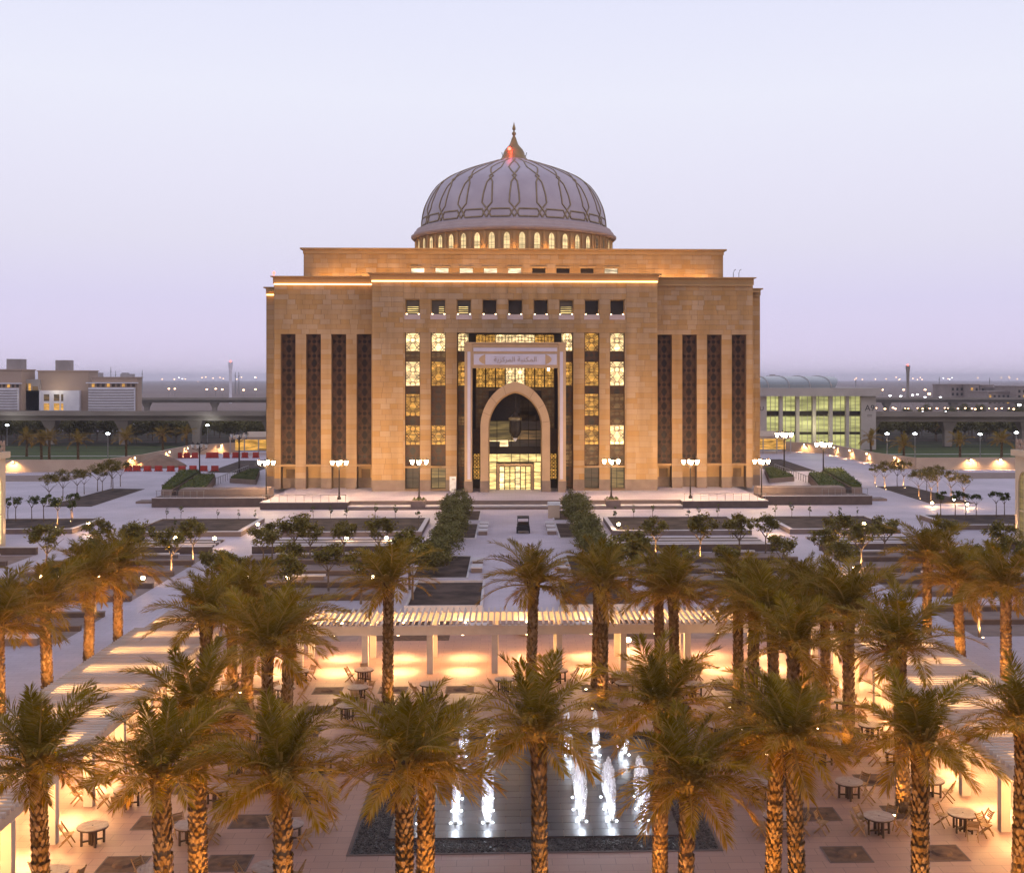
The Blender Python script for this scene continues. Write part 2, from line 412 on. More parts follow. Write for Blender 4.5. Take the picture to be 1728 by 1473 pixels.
# ------------------------------------------------------------------ the ground
def sheet(name, x0, x1, y0, y1, z, mat, label):
    o = MB().poly([(x0, y0, z), (x1, y0, z), (x1, y1, z), (x0, y1, z)]).build(name, mat)
    return tag(o, label, 'ground', kind='structure')
sheet('ground', -9000, 9000, -200, 14000, -0.06, M['desert'], 'flat dusty desert ground reaching the horizon')
sheet('plaza_pavement', -140, 140, -20, 303, 0.0, M['paver'], 'pale stone paving of the whole plaza')
sheet('court_pavement', -25.5, 25.5, -20, 92.0, 0.004, M['court'], 'fountain court paving with warm light and shade put into its colour')
sheet('field', -400, 400, 303.5, 640, -0.03, M['field'], 'dark scrub field beyond the boundary walls')
for sx in (-1, 1):
    x0, x1 = (82.0, 300) if sx > 0 else (-300, -82.0)
    sheet('lawn', x0, x1, 238.5, 303.2, 0.006, M['lawn'], f'dark green lawn outside the {side(sx)} boundary wall')
    for k, y in enumerate((247, 258, 270, 284)):
        sheet('path', x0, x1, y, y + 1.3, 0.012, M['kerb'], f'{ORD[k]} thin pale path across the {side(sx)} lawn')
    sheet('track', -170 if sx < 0 else 84, -80 if sx < 0 else 170, 214, 228, 0.008, M['gravel'], f'bare gravel strip inside the {side(sx)} boundary wall')
for k, y in enumerate((306, 318, 345, 360, 376, 394, 414, 436)):
    sheet('lawn', -300, 300, y, y + (7 if k < 2 else 8), -0.015, M['lawn'] if k < 2 else M['soil'], f'{ORD[k]} planted strip of the orchard field behind the library')

# ------------------------------------------------------------------ the library
lib = thing('library_building', 'large sandstone library with dome, pointed portal and tall lattice windows', 'building', (0, 0, 0))
YC, YW, YO, YU, YD = 184.0, 188.0, 192.0, 200.0, 226.0     # front of centre, wings, outer strips, upper block; dome axis
BZ = 0.9
RS = random.Random(3)
def cuts_minus(a, b, holes):
    out = [(a, b)]
    for h0, h1 in holes:
        nx = []
        for p, q in out:
            if h1 <= p or h0 >= q: nx.append((p, q)); continue
            if h0 > p: nx.append((p, h0))
            if h1 < q: nx.append((h1, q))
        out = nx
    return out
def zcuts(z0, z1, op):
    zs = sorted({z0, z1} | {z for o in op for z in (o[2], o[3]) if z0 < z < z1})
    return list(zip(zs[:-1], zs[1:]))
def wall_core(mb, x0, x1, z0, z1, y0, y1, op):
    for a, b in zcuts(z0, z1, op):
        zc = (a + b) / 2
        for p, q in cuts_minus(x0, x1, [(o[0], o[1]) for o in op if o[2] < zc < o[3]]):
            mb.box(p, q, y0, y1, a, b)
UNIT = MB().box(0, 1, 0, 1, 0, 1).mesh('stone_block', M['stone'])
def clad(x0, x1, z0, z1, y, op, mb=None, parent=None, h=0.78, lmin=0.9, lmax=2.3, t=0.06, gap=0.03):
    for a, b in zcuts(z0, z1, op):
        n = max(1, round((b - a) / h)); dz = (b - a) / n
        for k in range(n):
            za, zb = a + k * dz, a + (k + 1) * dz
            zc = (za + zb) / 2
            for p, q in cuts_minus(x0, x1, [(o[0], o[1]) for o in op if o[2] < zc < o[3]]):
                x = p
                while x < q - 0.05:
                    l = RS.uniform(lmin, lmax)
                    if q - (x + l) < lmin * 0.6: l = q - x
                    d = RS.uniform(0.75, 1.0) * t
                    if mb is not None: mb.box(x + gap / 2, x + l - gap / 2, y - d, y + 0.02, za + gap / 2, zb - gap / 2)
                    else: inst('stone_block', UNIT, parent, (x + gap / 2, y - d, za + gap / 2), (0, 0, 0), (l - gap, d + 0.02, dz - gap))
                    x += l
BAY = 3.97
C_TOP, W_TOP, O_TOP, U_TOP = 34.6, 34.4, 33.0, 40.2
sq = [(k * BAY - 1.15, k * BAY + 1.15, 28.25, 30.6) for k in range(-4, 5)]
tall = [(s * k * BAY - 1.15, s * k * BAY + 1.15, 4.8, 25.4) for s in (-1, 1) for k in (3, 4)]
low = [(s * k * BAY - 1.15, s * k * BAY + 1.15, 1.25, 4.45) for s in (-1, 1) for k in (3, 4)]
mid = [(-9.0, 9.0, BZ, 25.4)]
op_c = sq + tall + low + mid
core = MB()
wall_core(core, -22.1, 22.1, BZ, C_TOP - 1.3, YC + 0.02, YC + 2.4, op_c)
core.box(-22.1, 22.1, YC + 4.7, YC + 40, BZ, C_TOP - 1.6)
wall = core.build('wall', M['core'], lib)
cb = MB()
clad(-17.3, 17.3, 2.6, C_TOP - 1.3, YC, op_c, cb)
clad(-22.1, -17.3, 25.4, C_TOP - 1.3, YC, [], cb)
clad(17.3, 22.1, 25.4, C_TOP - 1.3, YC, [], cb)
clad(-22.1, 22.1, 25.4, C_TOP - 1.3, YC + 2.5, [], cb) if False else None
# stones of the two broad piers, one by one
for x0, x1 in ((-22.1, -17.3), (17.3, 22.1)):
    clad(x0, x1, 2.6, 25.4, YC, [], None, wall, h=0.84, lmin=1.1, lmax=2.2)
# side returns of centre block
for s in (-1, 1):
    xa = s * 22.1
    cb.box(xa - 0.02, xa + s * 0.05, YC - 0.05, YW + 0.5, BZ + 1.7, C_TOP - 1.3)
o = cb.build('stone_cladding', M['stone'], lib); o['kind'] = 'stuff'
pl = MB()
for p, q in cuts_minus(-22.16, 22.16, [(o_[0], o_[1]) for o_ in low + mid]): MB().box(p, q, YC - 0.09, YC + 0.5, BZ, 2.6).build('plinth', M['plinth'], lib)
co = MB()
co.ext([(-22.3, C_TOP - 1.15), (22.3, C_TOP - 1.15), (22.3, C_TOP - 0.25), (22.75, C_TOP - 0.12), (22.75, C_TOP), (-22.75, C_TOP), (-22.75, C_TOP - 0.12), (-22.3, C_TOP - 0.25)], YC - 0.06, YC + 6)
co.box(-22.75, 22.75, YC - 0.75, YC - 0.062, C_TOP - 0.14, C_TOP + 0.01)
co.build('cornice', M['stone_plain'], lib)
co = MB(); co.box(-22.15, 22.15, YC - 0.42, YC - 0.2, C_TOP - 1.36, C_TOP - 1.16)
co.build('light_strip', M['strip'], lib)
# wings and outer strips
for s in (-1, 1):
    wt = [(s * k * BAY - 1.15, s * k * BAY + 1.15, 4.8, 25.3) for k in (6, 7, 8, 9)]
    wl = [(s * k * BAY - 1.15, s * k * BAY + 1.15, BZ, 4.4) for k in (6, 7, 8, 9)]
    a, b = sorted((s * 22.2, s * 37.9))
    mb = MB(); wall_core(mb, a, b, BZ, W_TOP - 1.3, YW + 0.02, YW + 1.9, wt + wl)
    mb.box(a, b, YW + 2.3, YW + 60, BZ, W_TOP - 1.7)
    mb.build('wall', M['core'], lib)
    mb = MB(); clad(a, b, 2.6, W_TOP - 1.3, YW, wt + wl, mb)
    mb.box(s * 37.9 - 0.02, s * 37.95, YW - 0.05, YO + 1, BZ + 1.7, W_TOP - 1.3)
    o = mb.build('stone_cladding', M['stone'], lib); o['kind'] = 'stuff'
    for p, q in cuts_minus(a, b, [(o_[0], o_[1]) for o_ in wl]): MB().box(p, q, YW - 0.09, YW + 0.5, BZ, 2.6).build('plinth', M['plinth'], lib)
    # loggia behind the ground floor openings
    mb = MB(); wall_core(mb, a, b, BZ, 4.7, YW + 1.95, YW + 2.2, [(o_[0] + 0.5, o_[1] - 0.4, BZ, 3.9) for o_ in wl[:1] + wl[3:]])
    mb.build('loggia_wall', M['stone_plain'], lib)
    for k in range(4):
        x0, x1 = wl[k][0], wl[k][1]
        MB().box(x0 + 0.02, x1 - 0.02, YW - 0.12, YW + 1.94, 4.46, 4.74).build('lintel', M['stone_plain'], lib)
        MB().box(x0 + 0.02, x1 - 0.02, YW + 1.88, YW + 1.945, BZ, 2.5).build('loggia_plinth', M['plinth'], lib)
    co = MB()
    co.ext([(a - 0.2, W_TOP - 1.15), (b + 0.2, W_TOP - 1.15), (b + 0.2, W_TOP - 0.25), (b + 0.5, W_TOP - 0.12), (b + 0.5, W_TOP), (a - 0.5, W_TOP), (a - 0.5, W_TOP - 0.12), (a - 0.2, W_TOP - 0.25)] if s < 0 else
           [(a - 0.2, W_TOP - 1.15), (b + 0.2, W_TOP - 1.15), (b + 0.2, W_TOP - 0.25), (b + 0.5, W_TOP - 0.12), (b + 0.5, W_TOP), (a - 0.2, W_TOP), ], YW - 0.06, YW + 9)
    co.box(a - 0.5, b + 0.5, YW - 0.7, YW - 0.062, W_TOP - 0.14, W_TOP + 0.01)
    co.build('cornice', M['stone_plain'], lib)
    co = MB(); co.box(a + 0.05, b - 0.02, YW - 0.42, YW - 0.2, W_TOP - 1.36, W_TOP - 1.16)
    co.build('light_strip' if s < 0 else 'cornice_band', M['strip'] if s < 0 else M['stone_plain'], lib)
    a, b = sorted((s * 37.9, s * 39.9))
    mb = MB(); mb.box(a, b, YO + 0.02, YO + 52, BZ, O_TOP - 1.3); mb.build('wall', M['core'], lib)
    mb = MB(); clad(a, b, 2.6, O_TOP - 1.3, YO, [], mb); mb.box(s * 39.9 - 0.02, s * 39.95, YO - 0.04, YO + 52, BZ + 1.7, O_TOP - 1.3)
    o = mb.build('stone_cladding', M['stone'], lib); o['kind'] = 'stuff'
    MB().box(a, b + 0.05, YO - 0.09, YO + 0.5, BZ, 2.6).build('plinth', M['plinth'], lib)
    co = MB(); co.box(a - 0.1, b + 0.15, YO - 0.06, YO + 50, O_TOP - 1.15, O_TOP - 0.2); co.box(a - 0.4, b + 0.45, YO - 0.6, YO + 50, O_TOP - 0.2, O_TOP)
    co.build('cornice', M['stone_plain'], lib)
    MB().box(a + 0.05, b - 0.05, YO - 0.4, YO - 0.2, O_TOP - 1.36, O_TOP - 1.16).build('light_strip' if s < 0 else 'cornice_band', M['strip'] if s < 0 else M['stone_plain'], lib)
# roof decks
MB().box(-39.5, 39.5, YC + 6.1, YC + 60, 32.2, 32.6).build('roof', M['stone_plain'], lib)
# upper block
uw = [(k * 4.08 - 1.1, k * 4.08 + 1.1, 35.2, 36.9) for k in range(-4, 5)]
mb = MB(); wall_core(mb, -35.3, 35.3, 32.5, U_TOP - 1.0, YU + 0.02, YU + 1.0, uw); mb.box(-35.3, 35.3, YU + 1.3, YU + 52, 32.5, U_TOP - 1.2)
upw = mb.build('upper_wall', M['core'], lib)
mb = MB(); clad(-35.3, 35.3, 32.5, U_TOP - 1.0, YU, uw, mb)
for s in (-1, 1): mb.box(s * 35.3 - 0.02, s * 35.35, YU - 0.04, YU + 52, 32.5, U_TOP - 1)
o = mb.build('stone_cladding', M['stone'], lib); o['kind'] = 'stuff'
co = MB(); co.box(-35.45, 35.45, YU - 0.2, YU + 52, U_TOP - 0.98, U_TOP - 0.25); co.box(-35.9, 35.9, YU - 0.55, YU + 52.4, U_TOP - 0.25, U_TOP)
co.build('cornice', M['stone_plain'], lib)
for k, w in enumerate(uw):
    f = MB(); f.box(w[0] - 0.25, w[1] + 0.25, YU - 0.3, YU - 0.07, w[3] + 0.02, w[3] + 0.3)
    f.build('window_hood', M['stone_plain'], upw)
    lit = M['lit_upper'] if k in (0, 1, 2, 3, 4, 8) else M['glass_dark']
    MB().box(w[0] + 0.01, w[1] - 0.01, YU + 0.5, YU + 0.56, w[2], w[3]).build('window_pane', lit, upw)
# hidden linear washers on the wing roofs that light the upper wall
for x0, x1 in ((-34.5, -23.5), (23.5, 34.5)):
    MB().box(x0, x1, YU - 1.5, YU - 1.35, 32.62, 32.75).build('roof_light_strip', M['strip'], lib)
for x in (-31, -26, 26, 31):
    light('SPOT', (x, YU - 1.6, 32.9), 2600, (1.0, 0.55, 0.18), lib, 0.3, (0, 0.5, 1), radians(130), 0.9)
for x in (-20, -12, -4, 4, 12, 20):
    light('SPOT', (x, YU - 4.5, 33.2), 2300, (1.0, 0.55, 0.18), lib, 0.3, (0, 0.8, 1), radians(130), 0.9)

# lattice screens: one tile of eight-pointed star work repeated up the opening
def lattice(mb, x0, x1, z0, z1, y, n, w=0.07, d=0.09):
    tw = (x1 - x0) / n
    m_ = max(1, round((z1 - z0) / tw)); th = (z1 - z0) / m_
    def seg(a, b): mb.bar((a[0], y, a[1]), (b[0], y, b[1]), d, w, up=(0, 1, 0)) if False else mb.bar((a[0], y, a[1]), (b[0], y, b[1]), w, d, up=(0, 1, 0))
    for i in range(n):
        for j in range(m_):
            cx, cz = x0 + (i + 0.5) * tw, z0 + (j + 0.5) * th
            q = lambda u, v: (cx + u * tw, cz + v * th)
            oc = [q(0.17 * cos(pi / 8 + k * pi / 4) / cos(pi / 8), 0.17 * sin(pi / 8 + k * pi / 4) / cos(pi / 8)) for k in range(8)]
            for k in range(8): seg(oc[k], oc[(k + 1) % 8])
            for u, v in ((0.17, 0.07), (-0.17, 0.07), (0.17, -0.07), (-0.17, -0.07)):
                seg(q(u, v), q(math.copysign(0.5, u), math.copysign(0.28, v)))
                seg(q(v, u), q(math.copysign(0.28, v), math.copysign(0.5, u)))
            for u, v in ((1, 1), (-1, 1), (1, -1), (-1, -1)):
                seg(q(0.12 * u, 0.12 * v), q(0.5 * u, 0.5 * v))
                seg(q(0.28 * u, 0.5 * v), q(0.5 * u, 0.28 * v))
    for x in (x0 + w / 2, x1 - w / 2): mb.box(x - w / 2, x + w / 2, y - d / 2, y + d / 2, z0, z1)
L_SCREEN = MB(); lattice(L_SCREEN, -1.15, 1.15, 0, 20.6, 0, 1, 0.115); L_SCREEN = L_SCREEN.mesh('lattice_screen', M['bronze'])
BANDS = [(4.8, 8.0), (8.0, 11.0), (11.0, 12.5), (12.5, 15.9), (15.9, 17.2), (17.2, 20.9), (20.9, 22.6), (22.6, 25.38)]
LITS = {-4: 'faint amber faint amber faint white dim white', -3: 'faint amber faint faint faint amber dim white',
        3: 'dim amber faint amber faint amber faint amber', 4: 'dim white dim dim faint white faint white'}
def pane_stack(par, xc, y, words):
    for (z0, z1), wd in zip(BANDS, words.split()):
        MB().box(xc - 1.14, xc + 1.14, y, y + 0.05, z0 + 0.02, z1 - 0.02).build('window_pane', M['lit_' + wd] if wd != 'dark' else M['glass_dark'], par)
for s in (-1, 1):
    for k in (3, 4):
        x = s * k * BAY
        sc = inst('lattice_screen', L_SCREEN, lib, (x, YC + 0.55, 4.8))
        fr = MB(); fr.box(x - 1.149, x + 1.149, YC + 0.3, YC + 1.4, 4.5, 4.79); fr.build('window_sill', M['stone_plain'], lib)
        pane_stack(lib, x, YC + 1.5, LITS[s * k])
        gw = MB().box(x - 1.14, x + 1.14, YC + 0.9, YC + 0.95, 1.26, 4.44).build('ground_window', M['lit_olive'] if s * k in (-3, 4) else M['lit_faint'], lib)
        f = MB()
        for u in (-1.1, 0, 1.1): f.box(x + u - 0.04, x + u + 0.04, YC + 0.82, YC + 0.89, 1.26, 4.44)
        for zz in (1.3, 2.8, 4.4): f.box(x - 1.06, x + 1.06, YC + 0.83, YC + 0.885, zz - 0.04, zz + 0.04)
        f.build('mullion', M['mullion'], gw)
    for k in (6, 7, 8, 9):
        x = s * k * BAY
        inst('lattice_screen', L_SCREEN, lib, (x, YW + 0.7, 4.8), (0, 0, 0), (1, 1, 0.995))
        MB().box(x - 1.14, x + 1.14, YW + 1.3, YW + 1.35, 4.8, 25.3).build('window_pane', M['glass_dark'], lib)
# square upper windows
for i, w in enumerate(sq):
    xm = (w[0] + w[1]) / 2
    fr = MB()
    for x in (w[0] + 0.06, w[1] - 0.06): fr.box(x - 0.05, x + 0.05, YC + 0.2, YC + 0.9, w[2] + 0.01, w[3] - 0.01)
    fr.box(w[0] + 0.12, w[1] - 0.12, YC + 0.2, YC + 0.9, w[3] - 0.12, w[3] - 0.01)
    win = fr.build('window', M['stone_plain'], lib)
    MB().box(w[0] + 0.01, w[1] - 0.01, YC + 1.0, YC + 1.06, w[2], w[3]).build('window_pane', M['glass_dark'] if i not in (0, 1, 2, 6) else M['lit_faint'], win)
    if i in (0, 1, 2, 6):
        f = MB()
        for k in range(4):
            f.box(xm - 0.85 + (0.9 if i == 1 else 0), xm + (0.85 if i != 2 else 0.6), YC + 0.94, YC + 0.98, w[2] + 0.25 + k * 0.3, w[2] + 0.33 + k * 0.3)
        f.build('shelf_light', M['lit_door'], win)
    MB().box(w[0] - 0.06, w[1] + 0.06, YC - 0.14, YC + 0.19, w[2] - 0.8, w[2] - 0.01).build('window_sill', M['rim'], win)
    for x in (w[0] + 0.22, w[1] - 0.22):
        MB().box(x - 0.1, x + 0.1, YC + 0.3, YC + 0.5, w[2] + 0.0, w[2] + 0.1).build('uplight', M['lamp_down'], win)
        light('POINT', (x, YC + 0.35, w[2] + 0.25), 7, WARM, win, 0.05)
# portal recess: screen wall, frame, arch, glazing
rec = MB(); rec.box(-9.0, 9.0, YC + 4.2, YC + 4.4, BZ, 25.4)
for s in (-1, 1): rec.box(s * 9.0, s * 9.2, YC + 2.41, YC + 4.2, BZ, 25.4)
rec.box(-9, 9, YC + 2.41, YC + 4.2, 25.4, 25.6)
rec.build('portal_recess', M['glass_dark'], lib)
SCR = MB(); lattice(SCR, -0.8, 0.8, 0, 24.3, 0, 1, 0.09); SCR = SCR.mesh('side_screen', M['bronze'])
for s in (-1, 1):
    inst('lattice_screen', SCR, lib, (s * 8.15, YC + 1.0, 1.1))
    for (z0, z1), wd in zip([(1.1, 4.5), (4.5, 8)] + BANDS[1:], ('faint dim faint ' + ('dim' if s < 0 else 'dim') + ' faint faint amber faint white').split()):
        MB().box(s * 8.15 - 0.8, s * 8.15 + 0.8, YC + 2.0, YC + 2.05, z0 + 0.02, z1 - 0.02).build('window_pane', M['lit_' + wd], lib)
TOPS = MB(); lattice(TOPS, -6.2, 6.2, 8.7, 25.3, 0, 8, 0.08); TOPS.build('lattice_screen', M['bronze'], lib, loc=(0, YC + 2.6, 0))
for k in range(8):
    x0 = -6.2 + k * 1.55
    wd = ['amber', 'amber', 'amber', 'white', 'white', 'amber', 'amber', 'amber'][k]
    MB().box(x0 + 0.1, x0 + 1.45, YC + 3.3, YC + 3.35, 17.0, 20.4).build('window_pane', M['lit_' + wd], lib)
    MB().box(x0 + 0.05, x0 + 1.5, YC + 3.3, YC + 3.35, 23.4, 25.2).build('window_pane', M['lit_white' if 1 < k < 6 else 'lit_amber'], lib)
for x0, x1 in ((-6.2, -3.1), (-3.1, 0), (0, 3.1), (3.1, 6.2)):
    MB().box(x0 + 0.05, x1 - 0.05, YC + 3.3, YC + 3.35, 10.5, 16.9).build('window_pane', M['lit_shade'], lib)
# low lit lattice flanking the arch
for s in (-1, 1):
    mb = MB(); lattice(mb, s * 6.0 - 0.55, s * 6.0 + 0.55, 2.6, 10.4, YC + 1.2, 2, 0.05)
    mb.build('lattice_screen', M['bronze'], lib)
    MB().box(s * 6.0 - 0.5, s * 6.0 + 0.5, YC + 1.8, YC + 1.85, 2.6, 6.5).build('window_pane', M['lit_amber'], lib)
    MB().box(s * 6.0 - 0.5, s * 6.0 + 0.5, YC + 1.8, YC + 1.85, 6.5, 10.4).build('window_pane', M['lit_faint'], lib)
YP = YC - 2.6
por = MB()
for s in (-1, 1):
    a, b = sorted((s * 6.62, s * 7.75)); por.box(a, b, YP, YC + 0.6, 2.6, 23.6)
por.box(-6.6, 6.6, YP + 0.05, YC + 0.6, 19.9, 23.55)
portal = por.build('portal_frame', M['portal'], lib)
for s in (-1, 1):
    a, b = sorted((s * 6.85, s * 7.3)); MB().box(a, b, YP - 0.06, YP - 0.003, 2.9, 22.4).build('white_inlay', M['portal_white'], portal)
    a, b = sorted((s * 6.55, s * 7.8)); MB().box(a, b, YP - 0.1, YC + 0.6, BZ, 2.6).build('portal_plinth', M['plinth'], portal)
MB().box(-7.9, 7.9, YP - 0.2, YC + 0.6, 23.6, 23.85).build('portal_cap', M['portal'], portal)
MB().box(-6.4, 6.4, YP - 0.05, YP + 0.045, 22.45, 23.0).build('white_inlay', M['portal_white'], portal)
sign = MB().box(-6.35, 6.35, YP - 0.06, YP + 0.045, 20.4, 22.05).build('sign_panel', M['portal_white'], portal)
for s in (-1, 1):     # lobed ends of the sign field
    pts = [(s * 4.6, 20.42), (s * 4.6, 22.03)] + [(s * (4.6 + 0.95 * sin(pi * k / 8) ** 0.8), 22.03 - 1.61 * k / 8) for k in range(1, 8)]
    if s > 0: pts = pts[::-1]
    MB().ext(pts, YP - 0.1, YP - 0.063).build('sign_lobe', M['portal'], sign)
def text(body, size, mat, parent, loc, rot, depth=0.02, name='lettering'):
    c = bpy.data.curves.new(name, 'FONT')
    c.body = body; c.size = size; c.extrude = depth; c.align_x = 'CENTER'; c.align_y = 'CENTER'; c.resolution_u = 3
    tmp = bpy.data.objects.new(name, c)
    COL.objects.link(tmp)
    bpy.context.view_layer.update()
    me = bpy.data.meshes.new_from_object(tmp.evaluated_get(bpy.context.evaluated_depsgraph_get()))
    bpy.data.objects.remove(tmp); bpy.data.curves.remove(c)
    me.materials.clear(); me.materials.append(mat)
    return inst(name, me, parent, loc, rot)
w1 = '\uFE8D\uFEDF\uFEE4\uFEDC\uFE98\uFE92\uFE94'; w2 = '\uFE8D\uFEDF\uFEE4\uFEAE\uFEDB\uFEB0\uFEF3\uFE94'
text((w1 + ' ' + w2)[::-1], 1.08, M['gold'], sign, (0, YP - 0.09, 21.2), (pi / 2, 0, 0))
# pointed arch
def arch_pts(hw, zs, za, n=14):
    """half outline from springing to apex of a pointed arch (four-centred look)"""
    h = za - zs
    out = []
    for i in range(n + 1):
        u = i / n
        a = u * radians(62)
        x = hw * (1 - (1 - cos(a)) / (1 - cos(radians(62))) * 1.0)
        z = zs + h * sin(a) / sin(radians(62))
        x = hw * (1 - u ** 1.75)
        z = zs + h * (1 - (1 - u) ** 1.55)
        out.append((x, z))
    return out
ao, ai = arch_pts(5.35, 11.0, 17.8), arch_pts(4.12, 11.0, 16.3)
def arch_path(half, z0):
    l = [(-half[0][0], z0)] + [(-x, z) for x, z in half] + [(x, z) for x, z in half[-2::-1]] + [(half[0][0], z0)]
    return l
po, pi_ = arch_path(ao, 2.6), arch_path(ai, 2.6)
def band(mb, A, B, y0, y1):
    n = len(A); b = len(mb.v)
    for y in (y0, y1):
        for p in A: mb.v.append((p[0], y, p[1]))
        for p in B: mb.v.append((p[0], y, p[1]))
    for i in range(n - 1):
        a0, a1, b0, b1 = b + i, b + i + 1, b + n + i, b + n + i + 1
        k = 2 * n
        mb.face((a0, b0, b1, a1)[::-1]); mb.face((a0 + k, a1 + k, b1 + k, b0 + k)[::-1])
        mb.face((a0, a1, a1 + k, a0 + k)); mb.face((b0, b0 + k, b1 + k, b1))
    return mb
band_ = MB(); band(band_, po, pi_, YC - 1.9, YC + 0.9)
arch = band_.build('portal_arch', M['portal'], lib)
pin = [(x * 0.97, z - (0.25 if z > 10.9 else 0)) for x, z in pi_]
band(MB(), [(x * 0.995, z - 0.02 if z > 3 else z) for x, z in pi_], pin, YC - 1.5, YC + 0.8).build('arch_moulding', M['stone_plain'], arch)
for s in (-1, 1):
    a, b = sorted((s * 4.05, s * 5.42)); MB().box(a, b, YC - 1.98, YC + 0.9, BZ, 2.598).build('arch_plinth', M['plinth'], arch)
for k in (4, 8, 12, 20, 24, 28):        # voussoir joints, recessed lines stand proud by a hair as dark gaskets
    if k < len(po):
        MB().bar((po[k][0], YC - 1.905, po[k][1]), (pi_[k][0], YC - 1.905, pi_[k][1]), 0.05, 0.02, up=(0, 1, 0)).build('arch_joint', M['core'], arch)
# glazed wall behind the arch: panes, mullions, doors
gw = MB(); 
for x in (-4.1, -2.85, -0.6, 0.75, 2.1, 3.3, 4.1): gw.box(x - 0.05, x + 0.05, YC + 2.2, YC + 2.34, 5.2, 16.4)
for z in (5.2, 6.5, 7.6, 8.7, 10.2, 11.7, 13.6, 15.0): gw.box(-4.2, 4.2, YC + 2.22, YC + 2.32, z - 0.05, z + 0.05)
glazing = gw.build('curtain_wall', M['mullion'], lib)
def pane(x0, x1, z0, z1, m_): MB().box(x0, x1, YC + 2.4, YC + 2.45, z0, z1).build('window_pane', M[m_], glazing)
pane(-4.1, -0.65, 8.75, 11.6, 'lit_olive'); pane(-0.6, 4.1, 8.75, 10.15, 'lit_dim'); pane(-0.6, 4.1, 10.2, 11.6, 'lit_faint')
pane(-4.1, 4.1, 11.7, 16.4, 'glass_dark'); pane(0.8, 3.3, 11.75, 15, 'lit_faint'); pane(-4.1, -0.2, 8.45, 8.7, 'lit_white'); pane(-2.4, -1.1, 7.6, 8.44, 'lit_white')
pane(-4.1, -2.42, 7.6, 8.44, 'lit_faint'); pane(-1.08, 4.1, 7.6, 8.7, 'lit_faint'); pane(-4.1, 4.1, 6.5, 7.58, 'glass_dark')
pane(-4.1, 4.1, 5.22, 6.48, 'lit_door')
pane(-4.1, -2.9, 0.95, 5.2, 'lit_door'); pane(2.9, 4.1, 0.95, 5.2, 'lit_door')
for s in (-1, 1):
    f = MB(); x = s * 3.5
    for u in (-0.55, 0.55): f.box(x + u - 0.05, x + u + 0.05, YC + 2.2, YC + 2.35, BZ, 5.1)
    f.box(x - 0.5, x + 0.5, YC + 2.22, YC + 2.33, 3.55, 3.65); f.build('side_light_frame', M['mullion'], glazing)
pf = MB(); 
for s in (-1, 1): a, b = sorted((s * 2.5, s * 2.9)); pf.box(a, b, YC + 1.3, YC + 2.6, BZ, 5.0)
pf.box(-2.5, 2.5, YC + 1.3, YC + 2.6, 4.65, 5.0)
pf.build('door_surround', M['portal'], lib)
for k in range(6):
    x0 = -2.48 + k * 0.827
    d = MB()
    for x in (x0 + 0.03, x0 + 0.79): d.box(x - 0.035, x + 0.035, YC + 1.9, YC + 2.0, BZ + 0.02, 4.6)
    for z in (1.1, 3.6, 4.55): d.box(x0 + 0.07, x0 + 0.75, YC + 1.91, YC + 1.99, z - 0.05, z + 0.05)
    dd = d.build('door', M['mullion'], lib)
    MB().box(x0 + 0.07, x0 + 0.75, YC + 2.02, YC + 2.06, BZ + 0.02, 4.6).build('door_pane', M['lit_door'] if k % 3 else M['lit_white'], dd)
    MB().box(x0 + 0.62, x0 + 0.66, YC + 1.84, YC + 1.89, 1.7, 2.5).build('door_handle', M['steel'], dd)
# drum, dome, finial
DR = MB(); DR.lathe([(18.6, 38), (18.6, 44.45)], 88, (0, YD, 0)); drum = DR.build('drum', M['stone_plain'], lib)
PIL = MB().box(-0.26, 0.26, -0.14, 0.2, 40, 44.38).mesh('pilaster', M['stone_plain'])
def arch_window(w, z0, zs, za, n=6):
    h = [(w * (1 - (i / n) ** 1.9), zs + (za - zs) * (1 - (1 - i / n) ** 1.6)) for i in range(n + 1)]
    return [(-w, z0)] + [(-x, z) for x, z in h] + [(x, z) for x, z in h[-2::-1]] + [(w, z0)]
AW = arch_window(0.53, 40.2, 43.0, 43.95)
DW = MB(); DW.ext(AW[::-1], -0.06, 0.1); DW = DW.mesh('drum_window', M['lit_drum'])
DWd = DW.copy(); DWd.materials.clear(); DWd.materials.append(M['lit_dim'])
FR = MB(); band(FR, [(x * 1.2, z + (0.1 if z > 41 else 0)) for x, z in AW], AW, -0.16, 0.05); FR = FR.mesh('window_frame', M['stone_plain'])
MU = MB().box(-0.5, 0.5, -0.1, -0.065, 41.7, 41.76).box(-0.02, 0.02, -0.1, -0.065, 40.2, 43.8).mesh('mullion', M['mullion'])
for k in range(44):
    a = -pi / 2 + (k + 0.5) * 2 * pi / 44
    p = (18.62 * cos(a), YD + 18.62 * sin(a), 0)
    deg = math.degrees(a + pi / 2)
    wn = inst('drum_window', DWd if 47 < deg < 62 else DW, drum, p, (0, 0, a + pi / 2))
    inst('window_frame', FR, wn); inst('mullion', MU, wn)
    a2 = -pi / 2 + k * 2 * pi / 44
    inst('pilaster', PIL, drum, (18.62 * cos(a2), YD + 18.62 * sin(a2), 0), (0, 0, a2 + pi / 2))
rim = MB(); rim.lathe([(18.55, 44.4), (19.1, 44.45), (19.45, 44.75), (19.5, 45.05), (19.05, 45.2), (18.95, 45.7), (18.6, 45.85), (18.5, 46.3), (17.75, 46.5), (17.3, 46.55)], 96, (0, YD, 0), cap=False)
rim.build('drum_cornice', M['rim'], lib, smooth=False)
rl = MB(); rl.lathe([(18.86, 44.3), (18.95, 44.3), (18.95, 44.42), (18.86, 44.42)], 96, (0, YD, 0), cap=False)
